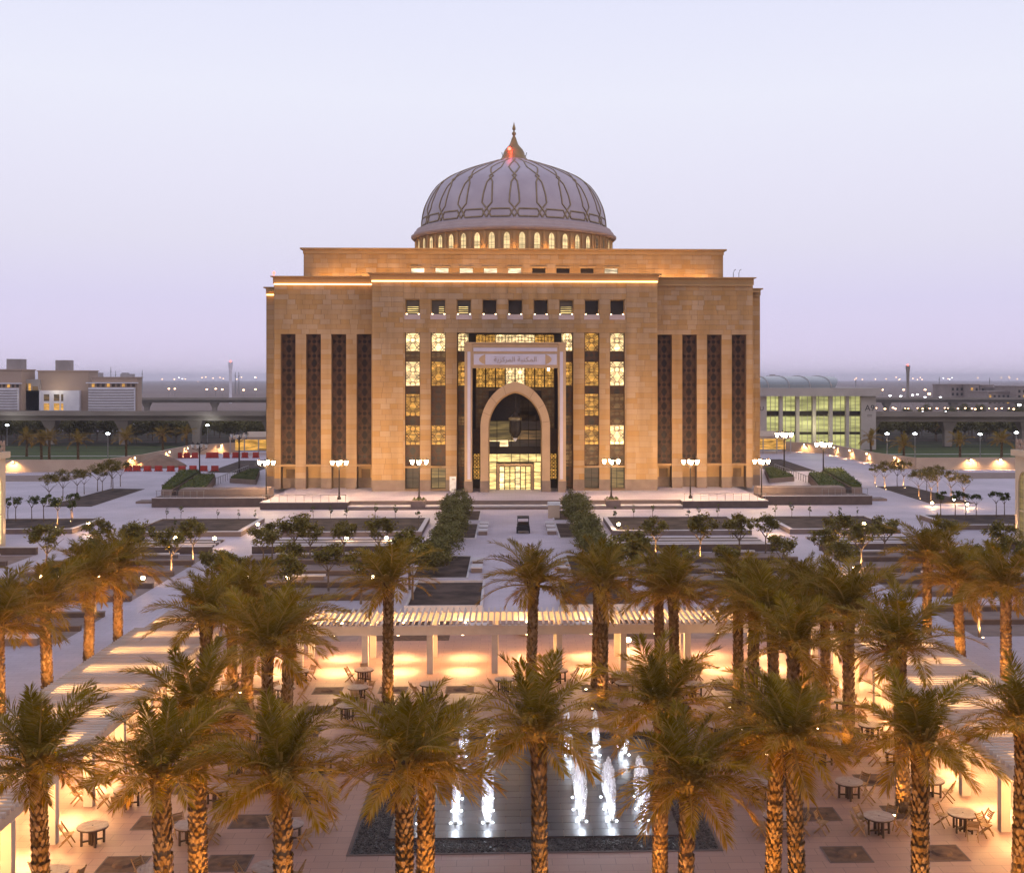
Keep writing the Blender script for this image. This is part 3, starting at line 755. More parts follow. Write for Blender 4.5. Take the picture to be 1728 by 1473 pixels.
DPROF = [(17.52, -0.95), (17.5, 0), (17.38, 1.0), (17.2, 2.0), (16.95, 3.0), (16.5, 4.1), (15.65, 5.7), (14.3, 7.4), (12.4, 8.75), (10.2, 9.8), (8.0, 10.65), (5.7, 11.45), (3.9, 12.05), (2.6, 12.5), (0.4, 12.9)]
def dprof(t):
    """point on a smoothed dome profile, t in 0..1 along its length"""
    n = len(DPROF) - 1
    u = min(max(t, 0), 0.9999) * n
    i = int(u); f = u - i
    P = [DPROF[max(0, min(n, i + k))] for k in (-1, 0, 1, 2)]
    def cr(a, b, c, d): return 0.5 * (2 * b + (c - a) * f + (2 * a - 5 * b + 4 * c - d) * f * f + (3 * b - a - 3 * c + d) * f ** 3)
    return cr(*[p[0] for p in P]), cr(*[p[1] for p in P])
dm = MB(); dm.lathe([(r, z + 47.4) for r, z in [dprof(i / 60) for i in range(61)]], 132, (0, YD, 0)); dome = dm.build('dome', M['dome'], lib, smooth=True)
def t_of_z(z):
    lo, hi = 0, 1
    for _ in range(40):
        m_ = (lo + hi) / 2
        if dprof(m_)[1] < z: lo = m_
        else: hi = m_
    return lo
def dome_pt(off, z, lift):
    """off metres sideways from the rib axis, height z above springing"""
    t = t_of_z(z); r, zz = dprof(t)
    a = -pi / 2 + off / max(r, 0.5)
    return Vector(((r + lift) * cos(a), (r + lift) * sin(a), zz + 47.4 + lift * 0.4))
def dome_ribbon(mb, path, w, lift):
    pts = []
    for (o0, z0), (o1, z1) in zip(path[:-1], path[1:]):
        n = max(2, int(max(abs(z1 - z0), abs(o1 - o0)) / 0.5))
        for i in range(n): pts.append((o0 + (o1 - o0) * i / n, z0 + (z1 - z0) * i / n))
    pts.append(path[-1])
    b = len(mb.v); P = [dome_pt(o, z, lift) for o, z in pts]; Q = [dome_pt(o, z, -0.1) for o, z in pts]
    for i, p in enumerate(P):
        tn = (P[min(i + 1, len(P) - 1)] - P[max(i - 1, 0)]).normalized()
        nn = (p - Q[i]).normalized(); sd_ = tn.cross(nn).normalized() * w / 2
        mb.v += [tuple(p - sd_), tuple(p + sd_), tuple(Q[i] + sd_ * 1.0), tuple(Q[i] - sd_ * 1.0)]
    for i in range(len(P) - 1):
        a, c = b + 4 * i, b + 4 * i + 4
        mb.face((a, a + 1, c + 1, c)); mb.face((a + 1, a + 2, c + 2, c + 1)); mb.face((a + 3, a, c, c + 3))
HALF = pi / 22
def rib_paths():
    out = []
    for s in (-1, 1):
        out.append([(0, -0.62), (-s * 0.5, 0.15), (0, 0.95), (s * 0.9, 2.0), (s * 0.82, 3.6), (s * 0.52, 5.9), (0, 6.75), (-s * 0.36, 7.12), (0, 7.5), (s * 0.5, 8.2), (s * 0.98, 9.2), (s * 0.62, 10.2), (0, 11.3), (-s * 0.2, 12.1)])
    return out
rib = MB()
for p in rib_paths(): rib.cur = 0; dome_ribbon(rib, p, 0.27, 0.07); rib.cur = 1; dome_ribbon(rib, p, 0.13, 0.14)
half_w = 17.3 * HALF
for s in (-1, 1):
    for zz, zk in ((-0.5, 0), (0.85, 1)):
        pth = [(s * half_w, zz), (s * 0.85, zz), (s * 0.5, 0.17)]
        rib.cur = 0; dome_ribbon(rib, pth, 0.3, 0.065); rib.cur = 1; dome_ribbon(rib, pth, 0.13, 0.13)
RIB = rib.mesh('dome_rib', [M['dome_rib'], M['dome_edge']])
for k in range(22):
    inst('dome_rib', RIB, dome, (0, YD, 0), (0, 0, k * 2 * pi / 22))
fi = MB(); zb = 47.4
fi.lathe([(3.05, zb + 12.15), (2.75, zb + 12.55), (2.35, zb + 12.9), (2.3, zb + 13.2), (2.1, zb + 13.4), (2.0, zb + 13.9), (1.7, zb + 14.5), (1.25, zb + 15.0), (0.85, zb + 15.5), (0.6, zb + 16.1), (0.42, zb + 16.7),
          (0.26, zb + 17.0), (0.22, zb + 17.2), (0.42, zb + 17.45), (0.36, zb + 17.75), (0.16, zb + 17.95), (0.15, zb + 18.15), (0.33, zb + 18.35), (0.3, zb + 18.7), (0.1, zb + 19.4), (0.02, zb + 19.8)], 20, (0, YD, 0))
fin = fi.build('finial', M['finial'], lib, smooth=True)
bm_ = MB(); bm_.lathe([(0.1, -0.25), (0.3, -0.15), (0.34, 0.1), (0.2, 0.3), (0.02, 0.36)], 10); bm_.build('red_beacon_lamp', M['lamp_red'], fin, loc=(-0.85, YD - 1.75, zb + 14.3))
light('POINT', (-1.0, YD - 2.6, zb + 14.3), 160, (1, 0.08, 0.05), fin, 0.1)
for x in (2.2, -2.1):
    MB().bar((x, YD - 0.4, zb + 13.1), (x * 1.1, YD - 0.4, zb + 13.9), 0.12).build('beacon_bracket', M['post'], fin)
# lights in drum cornice soffit and rooftop masts
for k in range(9):
    a = -pi / 2 + (k - 4) * 0.3
    light('POINT', (19.6 * cos(a), YD + 19.6 * sin(a), 41.2), 90, AMBER, drum, 0.2)
ant = thing('roof_antenna', 'thin pair of curved masts on the right wing roof', 'antenna', (35.2, 190, 34.4))
for dx in (0, 0.9): MB().tube([(dx, 0, 0), (dx, 0, 0.9), (dx + 0.15, 0, 1.35), (dx + 0.4, 0, 1.5)], 0.05, 5).build('mast', M['post'], ant)
bc = thing('roof_beacon', 'red warning beacon at the left wing roof corner', 'beacon', (-37.9, YW - 0.3, W_TOP + 0.01))
MB().lathe([(0.06, 0), (0.06, 0.3), (0.16, 0.3), (0.16, 0.6), (0.05, 0.7)], 8).build('lens', M['lamp_red'], bc)

# hanging lantern in the arch
ln = thing('hanging_lantern', 'big dark bronze lantern hanging in the pointed arch', 'lantern', (0.0, YC - 0.4, 0))
MB().lathe([(0.1, 8.6), (0.35, 9.1)], 8, cap=True).build('glass_tip', M['white_paint'], ln)
MB().lathe([(0.35, 9.1), (0.85, 9.9), (0.92, 10.1), (0.92, 11.6), (0.85, 11.8)], 8).build('body', M['mullion'], ln)
MB().lathe([(1.0, 11.8), (1.02, 12.2), (0.8, 12.35)], 8).build('lit_band', M['lit_dim'], ln)
MB().lathe([(0.8, 12.35), (0.4, 12.8), (0.12, 13.2)], 8).build('cap', M['post'], ln)
MB().lathe([(0.03, 13.2), (0.03, 16.0)], 6).build('chain', M['mullion'], ln)
# recess lights
for x, z in ((-3, 5.6), (3, 5.6), (0, 5.3)):
    light('POINT', (x, YC - 0.2, z), 60, (1, 0.7, 0.3), lib, 0.2)
sp = MB().box(5.0, 5.3, YC - 0.5, YC - 0.2, 19.5, 19.9).build('spotlight', M['lamp_small'], lib)

# ------------------------------------------------------------------ podium, stairs, terraces
tag(MB().box(-35.7, 35.7, 169.6, 262, -0.02, BZ).build('terrace', M['paver']), 'raised stone terrace the library stands on', 'terrace', kind='structure')
st = thing('entrance_stairs', 'broad stone stairs climbing to the library terrace', 'stairs', (0, 0, 0))
for k in range(6):
    y0 = 165.6 + (0.42 * k if k < 3 else 0.42 * k + 1.3)
    MB().box(-23.5, 23.5, y0, 169.58, 0.15 * k, 0.15 * (k + 1) - 0.002).build('step', M['kerb'] if k == 2 else M['midwall'], st)
for s in (-1, 1):
    pw = thing('podium_wall', f'low brown podium wall {side(s)} of the stairs with railing', 'wall', (0, 0, 0))
    a, b = sorted((s * 23.55, s * 35.7))
    MB().box(a, b, 166.7, 169.55, 0, 0.95).build('body', M['darkwall'], pw)
    MB().box(a - 0.05, b + 0.05, 166.6, 169.58, 0.95, 1.03).build('coping', M['kerb'], pw)
    for k in range(11):
        x = a + 0.3 + k * (b - a - 0.6) / 10
        MB().bar((x, 166.9, 1.03), (x, 166.9, 2.0), 0.05).build('rail_post', M['steel'], pw)
    MB().bar((a + 0.2, 166.9, 2.02), (b - 0.2, 166.9, 2.02), 0.06).build('handrail', M['steel'], pw)
    # side terrace, two tiers with planting
    tw = thing('side_terrace', f'two tiered brown planter terrace at the {side(s)} corner of the library', 'planter', (0, 0, 0))
    a, b = sorted((s * 35.75, s * 51.7))
    MB().box(a, b, 170.2, 174.5, 0, 1.28).build('lower_wall', M['darkwall'], tw)
    MB().box(a - 0.03, b + 0.03, 170.1, 170.5, 1.28, 1.36).build('coping', M['kerb'], tw)
    a2, b2 = sorted((s * 36.0, s * 49.0))
    MB().box(a2, b2, 174.6, 178, 0, 2.15).build('upper_wall', M['midwall'], tw)
    for k in range(8):
        x = s * (44.5 + k * 0.95); MB().bar((x, 170.7, 1.36), (x, 170.7, 2.3), 0.05).build('rail_post', M['steel'], tw)
    MB().bar((s * 44.4, 170.7, 2.32), (s * 51.3, 170.7, 2.32), 0.06).build('handrail', M['steel'], tw)

# leaf clumps
def leaf_mesh(name, mat, n, size, fill, seed, branch=None):
    """leaf-sized faces spread through an uneven crown; fill(rand) gives a point in the crown"""
    r = random.Random(seed); mb = MB()
    for _ in range(n):
        c = fill(r)
        a, b_ = r.uniform(0, 2 * pi), r.uniform(-0.6, 1.0)
        d = Vector((cos(a) * cos(b_), sin(a) * cos(b_), sin(b_))); l = size * r.uniform(0.6, 1.4)
        u = Vector((-sin(a), cos(a), r.uniform(-0.5, 0.5))).normalized() * l * 0.28
        c = Vector(c)
        mb.poly([c - d * l * 0.5, c + u, c + d * l * 0.5, c - u])
    return mb.mesh(name, mat)
def clumps(r0, sx, sy, sz, k, seed, cr):
    rr = random.Random(seed)
    cs = []
    for _ in range(k):
        a, z, q = rr.uniform(0, 2 * pi), rr.uniform(-1, 1), rr.uniform(0.35, 1) ** 0.6
        h = sqrt(1 - z * z)
        cs.append((sx * q * h * cos(a), sy * q * h * sin(a), sz * q * z, cr * rr.uniform(0.6, 1.35)))
    def f(r):
        c = r.choice(cs)
        a, z, q = r.uniform(0, 2 * pi), r.uniform(-1, 1), r.random() ** 0.45 * c[3]
        h = sqrt(1 - z * z)
        return c[0] + q * h * cos(a), c[1] + q * h * sin(a), r0 + c[2] + q * z * 0.8
    return f
def hedge_fill(x0, x1, y0, y1, z0, z1):
    return lambda r: (r.uniform(x0, x1), r.uniform(y0, y1), z0 + (z1 - z0) * r.random() ** 0.6)
def poly_hedge(name, label, pts, wall_h, hedge_h, seed, group=None):
    """angular planter: stone wall ring with clipped green hedge on top"""
    t_ = thing(name, label, 'planter', (0, 0, 0), 0, group)
    MB().prism(pts, 0, wall_h).build('planter_wall', M['midwall'], t_)
    cx = sum(p[0] for p in pts) / len(pts); cy = sum(p[1] for p in pts) / len(pts)
    inn = [(cx + (x - cx) * 0.93, cy + (y - cy) * 0.95) for x, y in pts]
    MB().prism(inn, wall_h + 0.002, wall_h + hedge_h * 0.6).build('hedge_body', M['lawn'], t_)
    r = random.Random(seed); mb = MB()
    for _ in range(900):
        i = r.randrange(len(inn)); A = (cx, cy); B = inn[i]; C_ = inn[(i + 1) % len(inn)]
        u, v = r.random(), r.random()
        if u + v > 1: u, v = 1 - u, 1 - v
        x = A[0] + (B[0] - A[0]) * u + (C_[0] - A[0]) * v; y = A[1] + (B[1] - A[1]) * u + (C_[1] - A[1]) * v
        z = wall_h + hedge_h * r.uniform(0.4, 1.0); a = r.uniform(0, 6.28); l = r.uniform(0.15, 0.3)
        mb.poly([(x - l * cos(a), y - l * sin(a), z - 0.1), (x + l * 0.4 * sin(a), y - l * 0.4 * cos(a), z), (x + l * cos(a), y + l * sin(a), z + 0.12), (x - l * 0.4 * sin(a), y + l * 0.4 * cos(a), z)])
    o_ = mb.build('hedge_leaves', M['leaf_green'], t_); o_['kind'] = 'stuff'
    return t_
for s in (-1, 1):
    def mp_(pts):
        q = [(s * x, y) for x, y in pts]
        return q if s > 0 else q[::-1]
    poly_hedge('hedge_planter', f'wedge shaped hedge planter nearest the {side(s)} terrace', mp_([(47, 180.5), (50.8, 180.5), (55.2, 209), (52.2, 209)]), 1.3, 0.7, 5)
    poly_hedge('hedge_planter', f'narrow outer hedge planter above the {side(s)} terrace wall', mp_([(51.9, 181), (53.5, 181), (60.2, 216), (56.5, 216)]), 1.5, 0.7, 6)
    poly_hedge('hedge_planter', f'long green planter beside the {side(s)} wall of the library', mp_([(44.5, 206), (50, 210), (50.5, 228), (48.5, 228)]), 0.8, 0.5, 7)
    poly_hedge('hedge_planter', f'farthest sloping hedge planter behind the {side(s)} library corner', mp_([(41, 214), (46.5, 224), (50.5, 262), (42, 262)]), 1.0, 0.8, 8)
    tag(MB().poly(mp_([(47, 232), (53, 232), (62, 262), (50, 262)])[::1]).build('soil_bed', M['soil'], loc=(0, 0, 0.02)), f'bare brown ground patch beyond the {side(s)} hedges', 'ground', kind='structure') if False else None
    mb = MB(); mb.poly([(x, y, 0.012) for x, y in mp_([(50.5, 233), (60, 233), (61, 268), (50.8, 268)])]); tag(mb.build('soil_bed', M['soil']), f'bare brown bed beyond the {side(s)} hedge planters', 'ground', kind='structure')
    rl = thing('ramp_railing', f'steel bar railing along the {side(s)} ramp', 'railing', (0, 0, 0))
    for k in range(16):
        y = 205 + k * 2.0; x = s * (51.2 + k * 0.06); MB().bar((x, y, 0), (x, y, 1.25), 0.09).build('rail_post', M['steel'], rl)
    MB().bar((s * 51.2, 205, 1.27), (s * 52.1, 235, 1.27), 0.09).build('handrail', M['steel'], rl)
    for k in range(2):
        y0 = 172.0 + k * 0.5
    sst = thing('garden_step', f'two short stone steps at the outer end of the {side(s)} terrace', 'steps', (0, 0, 0))
    a, b = sorted((s * 51.75, s * 55.6)); MB().box(a, b, 175.5, 178.5, 0, 0.3).build('step', M['midwall'], sst)
    a, b = sorted((s * 51.75, s * 53.4)); MB().box(a, b, 176.3, 178.5, 0.302, 0.6).build('step', M['midwall'], sst)

# ------------------------------------------------------------------ lamp posts with four lanterns
def lantern_meshes():
    g_ = MB(); g_.lathe([(0.14, -0.46), (0.33, 0.1), (0.3, 0.16)], 8)
    c_ = MB(); c_.lathe([(0.37, 0.16), (0.37, 0.22), (0.1, 0.42), (0.03, 0.62)], 8); c_.lathe([(0.03, -0.62), (0.13, -0.5), (0.13, -0.42)], 8)
    return g_.mesh('lantern_glass', M['lamp']), c_.mesh('lantern_cap', M['post'])
LG, LC = lantern_meshes()
LGo = LG.copy(); LGo.materials.clear(); LGo.materials.append(M['white_paint'])
PST = MB(); PST.lathe([(0.3, 0), (0.3, 0.35), (0.17, 0.5), (0.13, 1.2), (0.1, 4.9), (0.16, 5.0), (0.12, 5.3), (0.12, 6.0), (0.04, 6.5)], 10); PST = PST.mesh('pole', M['post'])
ARM = MB(); ARM.tube([(0, 0, 5.1), (0.5, 0, 5.45), (1.0, 0, 5.6), (1.15, 0, 5.62)], 0.045, 5); ARM.bar((1.15, 0, 5.62), (1.15, 0, 5.9), 0.05); ARM = ARM.mesh('arm', M['post'])
LANTERN = (1.0, 0.65, 0.33)
def lamp_post(x, y, z, label, lit=True, sc=1.0, e=1.0):
    t_ = thing('lamp_post', label, 'lamp post', (x, y, z), 0, 'four lantern lamp posts around the library')
    t_.scale = (sc, sc, sc)
    inst('pole', PST, t_)
    for k in range(4):
        a = inst('arm', ARM, t_, (0, 0, 0), (0, 0, k * pi / 2))
        g_ = inst('lantern', LG if lit else LGo, a, (1.15, 0, 6.45 - 0.2)); 
        inst('lantern_cap', LC, a, (1.15, 0, 6.45 - 0.2))
    if lit:
        for k in (0, 2):
            light('SPOT', (1.15 * cos(k * pi / 2), 0.1, 6.2), GAIN['post'] * e, LANTERN, t_, 0.25, (0, 1, -0.08), radians(150), 1.0)
            light('SPOT', (1.15 * cos(k * pi / 2), 0.1, 6.0), GAIN['post'] * e * 0.5, LANTERN, t_, 0.25, (0, 1, -0.3), radians(95), 1.0)
            light('POINT', (1.15 * cos(k * pi / 2), -0.5, 6.3), 1500 * e, LANTERN, t_, 0.25)
POSTS = [(-35.9, 172.0, BZ, 'leftmost'), (-25.4, 171.6, BZ, 'second from left'), (-13.7, 168.6, 1.2, 'left planter box'), (13.6, 168.6, 1.2, 'right planter box'), (25.4, 171.6, BZ, 'second from right'), (35.9, 172.0, BZ, 'rightmost')]
for x, y, z, w in POSTS:
    lamp_post(x, y, z, f'lit lantern lamp post before the facade, on the {w}' if 'box' in w else f'lit lantern lamp post before the library facade, {w} of six', True, 0.86)
for s in (-1, 1):
    lamp_post(s * 55.6, 211.5, 0, f'dark lantern lamp post by the {side(s)} hedge planters, nearer one' if s < 0 else 'lit lantern lamp post by the right hedge planters, nearer one', s > 0, 1.05, 0.6)
    lamp_post(s * 52.7, 229.4, 0, f'dark lantern lamp post close to the left library edge, farther one' if s < 0 else 'lit lantern lamp post close to the right library edge, farther one', s > 0, 1.2, 0.6)
    bx = thing('planter_box', f'square stone planter box on the stairs, {side(s)} one', 'planter', (s * 13.7, 168.3, 0))
    MB().box(-1.0, 1.0, -2.2, 1.2, 0, 1.15).build('box', M['midwall'], bx)
    o_ = inst('plants', leaf_mesh('plants', M['leaf_green'], 160, 0.25, hedge_fill(-0.8, 0.8, -1.9, 0.9, 1.15, 1.45), 3), bx); o_['kind'] = 'stuff'
kb = thing('info_board', 'white freestanding notice board beside the portal', 'sign', (-9.6, YC - 1.2, BZ))
MB().box(-0.5, 0.5, -0.1, 0.1, 0, 2.35).build('panel', M['white_paint'], kb); MB().box(-0.12, 0.3, -0.115, -0.103, 1.85, 1.98).build('mark', M['gold'], kb)
bo = thing('stone_pillar', 'short tan pillar with white top on the central walkway', 'pillar', (4.9, 155.5, 0))
MB().box(-0.75, 0.75, -0.4, 0.4, 0, 1.7).build('shaft', M['boundary'], bo); MB().box(-0.8, 0.8, -0.45, 0.45, 1.7, 2.1).build('cap', M['white_paint'], bo)
gc = thing('parked_cart', 'small black cart standing on the central walkway', 'cart', (0.7, 141, 0))
MB().box(-0.75, 0.75, -1.3, 1.3, 0.35, 0.9).build('body', M['black'], gc); MB().box(-0.7, 0.7, -0.9, 1.2, 1.75, 1.85).build('canopy', M['black'], gc)
for x in (-0.65, 0.65):
    for y in (-0.8, 1.1): MB().bar((x, y, 0.9), (x, y, 1.75), 0.06).build('canopy_post', M['black'], gc); 
for x in (-0.72, 0.72):
    for y in (-0.85, 0.85):
        w_ = MB(); w_.tube([(x - 0.08, y, 0.28), (x + 0.08, y, 0.28)], 0.28, 12); w_.build('wheel', M['black'], gc)
MB().box(-0.6, 0.6, -0.2, 0.35, 0.9, 1.25).build('seat', M['post'], gc)

# ------------------------------------------------------------------ gardens between pergola and stairs
def planter(x0, x1, y0, y1, h, label, soil='soil'):
    t_ = thing('raised_bed', label, 'planter bed', (0, 0, 0), 0, 'raised beds of the garden')
    w = 0.45
    for nm, a in (('front', (x0, x1, y0, y0 + w)), ('back', (x0, x1, y1 - w, y1)), ('l', (x0, x0 + w, y0 + w, y1 - w)), ('r', (x1 - w, x1, y0 + w, y1 - w))):
        MB().box(*a, 0, h).build('kerb_wall', M['midwall'], t_)
        g_ = 0.03
        MB().box(a[0] - g_, a[1] + g_, a[2] - g_, a[3] + g_, h + 0.001, h + 0.06).build('coping', M['kerb'], t_) if nm in ('front', 'back') else MB().box(a[0] - g_, a[1] + g_, a[2] + g_ + 0.002, a[3] - g_ - 0.002, h + 0.001, h + 0.06).build('coping', M['kerb'], t_)
    MB().box(x0 + w, x1 - w, y0 + w, y1 - w, 0, h - 0.12).build('soil', M[soil], t_)
def low_wall(x0, x1, y, h, label, mat='darkwall', d=0.6, top='kerb'):
    t_ = thing('garden_wall', label, 'wall', (0, 0, 0), 0, 'low walls of the garden terraces')
    MB().box(x0, x1, y, y + d, 0, h).build('body', M[mat], t_)
    MB().box(x0 - 0.03, x1 + 0.03, y - 0.03, y + d + 0.03, h + 0.001, h + 0.07).build('coping', M[top], t_)
def gsheet(x0, x1, y0, y1, z, mat, label): sheet('soil_bed', x0, x1, y0, y1, z, M[mat], label)
RB = [(11.1, 27.4, 137.6, 151.8), (32.0, 45.2, 138.3, 151.8), (52.4, 72, 141.5, 152.5)]
for s in (-1, 1):
    nm = side(s)
    for k, (a, b, c, d) in enumerate(RB):
        x0, x1 = sorted((s * a, s * b))
        planter(x0, x1, c, d, 0.55, f'raised dark soil bed, {ORD[k]} out from the walkway on the {nm}')
    for k, (a, b) in enumerate(((11.4, 27.2), (33.0, 45.0))):
        x0, x1 = sorted((s * a, s * b))
        stt = thing('garden_stairs', f'shallow dark garden steps below the {"inner" if k == 0 else "outer"} raised bed, {nm} side', 'steps', (0, 0, 0))
        for q in range(4):
            MB().box(x0, x1, 126.6 + q * 2.1, 127.9 + q * 2.1, 0, 0.22).build('step', M['darkwall'], stt)
            MB().box(x0, x1, 127.92 + q * 2.1, 128.6 + q * 2.1, 0, 0.23).build('tread', M['kerb'], stt)
    for k, (a, b) in enumerate(((11.3, 27.8), (32, 46), (50, 64))):
        x0, x1 = sorted((s * a, s * b)); wn = ['inner', 'middle', 'outer'][k]
        low_wall(x0, x1, 124.6, 0.75, f'dark garden wall with pale top, upper {wn} one, {nm} side')
        gsheet(x0, x1, 98.0, 124.0, 0.006, 'gravel', f'tan gravel garden floor, {wn} one, {nm} side')
        for q, y in enumerate((117.2, 110.5, 104.2, 98.2)):
            low_wall(x0, x1, y, 0.42, f'low garden kerb, {ORD[q]} below the upper wall, {wn} garden, {nm} side', 'darkwall', 0.5, 'midwall')
        for q, (u, y) in enumerate(((0.3, 121.6), (0.68, 121.9), (0.5, 108.2))):
            xx = x0 + (x1 - x0) * u
            bn = thing('stone_bench', f'pale stone bench, {["farther left", "farther right", "nearer"][q]} one in the {wn} garden, {nm} side', 'bench', (xx, y, 0), 0, 'stone garden benches')
            MB().box(-1.9, 1.9, -0.3, 0.3, 0.36, 0.5).build('seat', M['kerb'], bn); MB().box(-1.75, 1.75, -0.22, 0.22, 0, 0.358).build('base', M['midwall'], bn)
    # beds along the walkway
    for k, (y0, y1) in enumerate(((152.5, 164), (135.4, 149.2), (108.4, 122), (93, 104.8))):
        x0, x1 = sorted((s * 4.72, s * 10.0)) if k != 3 else sorted((s * 3.1, s * 9.2))
        t_ = thing('walkway_bed', f'brown soil bed beside the central walkway, {ORD[k]} from the stairs, {nm} side', 'planter bed', (0, 0, 0))
        MB().box(x0 + 0.2, x1 - 0.2, y0 + 0.2, y1 - 0.2, 0, 0.03 if k != 3 else 0.3).build('soil', M['soil'], t_)
        kb_ = MB(); hh = 0.1 if k != 3 else 0.5
        kb_.box(x0, x1, y0, y0 + 0.19, 0, hh); kb_.box(x0, x1, y1 - 0.19, y1, 0, hh); kb_.box(x0, x0 + 0.19, y0 + 0.192, y1 - 0.192, 0, hh); kb_.box(x1 - 0.19, x1, y0 + 0.192, y1 - 0.192, 0, hh)
        kb_.build('kerb', M['kerb'], t_)
    for k, y in enumerate((146.6, 143.2, 139.6, 116.9, 112.6)):
        bn = thing('cube_bench', f'pale block bench on the {nm} edge of the walkway, {ORD[k]} from the stairs', 'bench', (s * 4.05, y, 0), 0, 'block benches along the walkway')
        MB().box(-0.5, 0.5, -1.0, 1.0, 0, 0.42).build('base', M['midwall'], bn); MB().box(-0.56, 0.56, -1.06, 1.06, 0.422, 0.55).build('seat', M['kerb'], bn)
    # tan strips and kerbs between the pergola and the gardens
    for k, y in enumerate((84.0, 89.0)):
        for q, (a, b) in enumerate(((5.2, 10.4), (11.6, 24.5), (32, 60))):
            x0, x1 = sorted((s * a, s * b))
            gsheet(x0, x1, y - 1.2, y + 2.6, 0.007, 'gravel' if q else 'pit_soil', f'gravel strip behind the pergola, {ORD[k]} row, {ORD[q]} out, {nm} side')
            if q: low_wall(x0, x1, y + 2.7, 0.35, f'low kerb wall behind the pergola, {ORD[k]} row, {ORD[q]} out, {nm} side', 'darkwall', 0.45, 'midwall')
for k, x in enumerate((-2.6, 3.4)):
    bn = thing('cube_bench', f'pale block bench just behind the back pergola, {["left", "right"][k]} one', 'bench', (x * 1.3, 85.6, 0), 0, 'block benches along the walkway')
    MB().box(-0.75, 0.75, -0.5, 0.5, 0, 0.42).build('base', M['boundary'], bn); MB().box(-0.8, 0.8, -0.55, 0.55, 0.422, 0.55).build('seat', M['kerb'], bn)
fb = thing('fire_bowl', 'low round stone basin just behind the back pergola', 'basin', (0.3, 84.5, 0))
MB().lathe([(0.6, 0), (0.75, 0.3), (0.95, 0.55), (0.9, 0.6), (0.7, 0.5)], 20).build('bowl', M['midwall'], fb)

# trees
TR = {}
def trunk_mesh(h, r0, seed, spread=0.7, n=5):
    r = random.Random(seed); mb = MB()
    mb.tube([(0, 0, 0), (0.03, 0.02, h * 0.5), (0.0, 0.03, h)], [r0, r0 * 0.8, r0 * 0.65], 7)
    for k in range(n):
        a = 2 * pi * k / n + r.uniform(-0.4, 0.4); l = spread * r.uniform(0.7, 1.2)
        mb.tube([(0, 0.02, h * 0.9), (0.45 * l * cos(a), 0.45 * l * sin(a), h + 0.35 * l), (l * cos(a), l * sin(a), h + l * 0.8)], [r0 * 0.5, r0 * 0.33, r0 * 0.12], 5)
    return mb.mesh('trunk', M['bark'])
def tree_kind(key, mat, h, sx, sz, n, size, cl, cr, trunk_h, r0, seed):
    TR[key] = [(leaf_mesh('crown', M[mat], n, size, clumps(h, sx, sx, sz, cl, seed + k, cr), seed + 40 + k), trunk_mesh(trunk_h, r0, seed + k, sx * 0.8)) for k in range(3)]
tree_kind('round', 'leaf', 2.75, 1.25, 0.8, 1500, 0.24, 26, 0.42, 1.6, 0.085, 11)
tree_kind('dark', 'leaf_dark', 1.75, 1.75, 1.15, 3200, 0.22, 44, 0.55, 0.6, 0.11, 21)
tree_kind('umbrella', 'leaf', 3.55, 1.5, 0.75, 1300, 0.22, 22, 0.48, 1.9, 0.075, 31)
tree_kind('young', 'leaf_green', 2.5, 0.6, 0.55, 420, 0.24, 7, 0.34, 1.7, 0.06, 41)
tree_kind('sapling', 'leaf_green', 0.95, 0.16, 0.4, 60, 0.17, 7, 0.14, 0.7, 0.025, 51)
tree_kind('field', 'leaf_dark', 4.6, 3.0, 2.1, 1300, 0.7, 34, 1.3, 2.2, 0.22, 61)
RT = random.Random(5)
def tree(key, name, label, x, y, sc=1.0, group=None, z=0.0, up=False, zs=1.0):
    t_ = thing(name, label, 'tree', (x, y, z), RT.uniform(0, 6.28), group)
    t_.scale = (sc, sc, sc * zs)
    c_, k_ = RT.choice(TR[key])
    inst('trunk', k_, t_); o_ = inst('crown', c_, t_)
    if up:
        light('SPOT', (x, y - 0.55, z + 0.12), GAIN['tree'], WARM, None, 0.06, (0, 0.42, 1), radians(75), 0.7)
        uplight(x, y - 0.62, z, f'small ground spotlight at the foot of the {label.replace("small ", "")}'[:200])
    return t_
UPM = (MB().lathe([(0.09, 0), (0.09, 0.08)], 8).mesh('housing', M['post']), MB().lathe([(0.075, 0.081), (0.075, 0.1)], 8).mesh('lens', M['lamp_down']))
def uplight(x, y, z, label):
    words = label.split()
    t_ = thing('ground_spotlight', ' '.join(words[:16]), 'spotlight', (x, y, z + 0.02), 0, 'ground spotlights')
    inst('housing', UPM[0], t_); inst('lens', UPM[1], t_)
def floodlight(x, y, z, label, e=1.0):
    t_ = thing('garden_floodlight', label, 'floodlight', (x, y, z), 0, 'bright garden floodlights')
    MB().lathe([(0.05, 0), (0.04, 0.35)], 6).build('stem', M['post'], t_)
    MB().lathe([(0.06, 0.35), (0.17, 0.4), (0.2, 0.52), (0.14, 0.62), (0.03, 0.66)], 10).build('lens', M['lamp_small'], t_)
    light('POINT', (0, -0.3, 0.9), GAIN['flood'] * e, WARM, t_, 0.15)
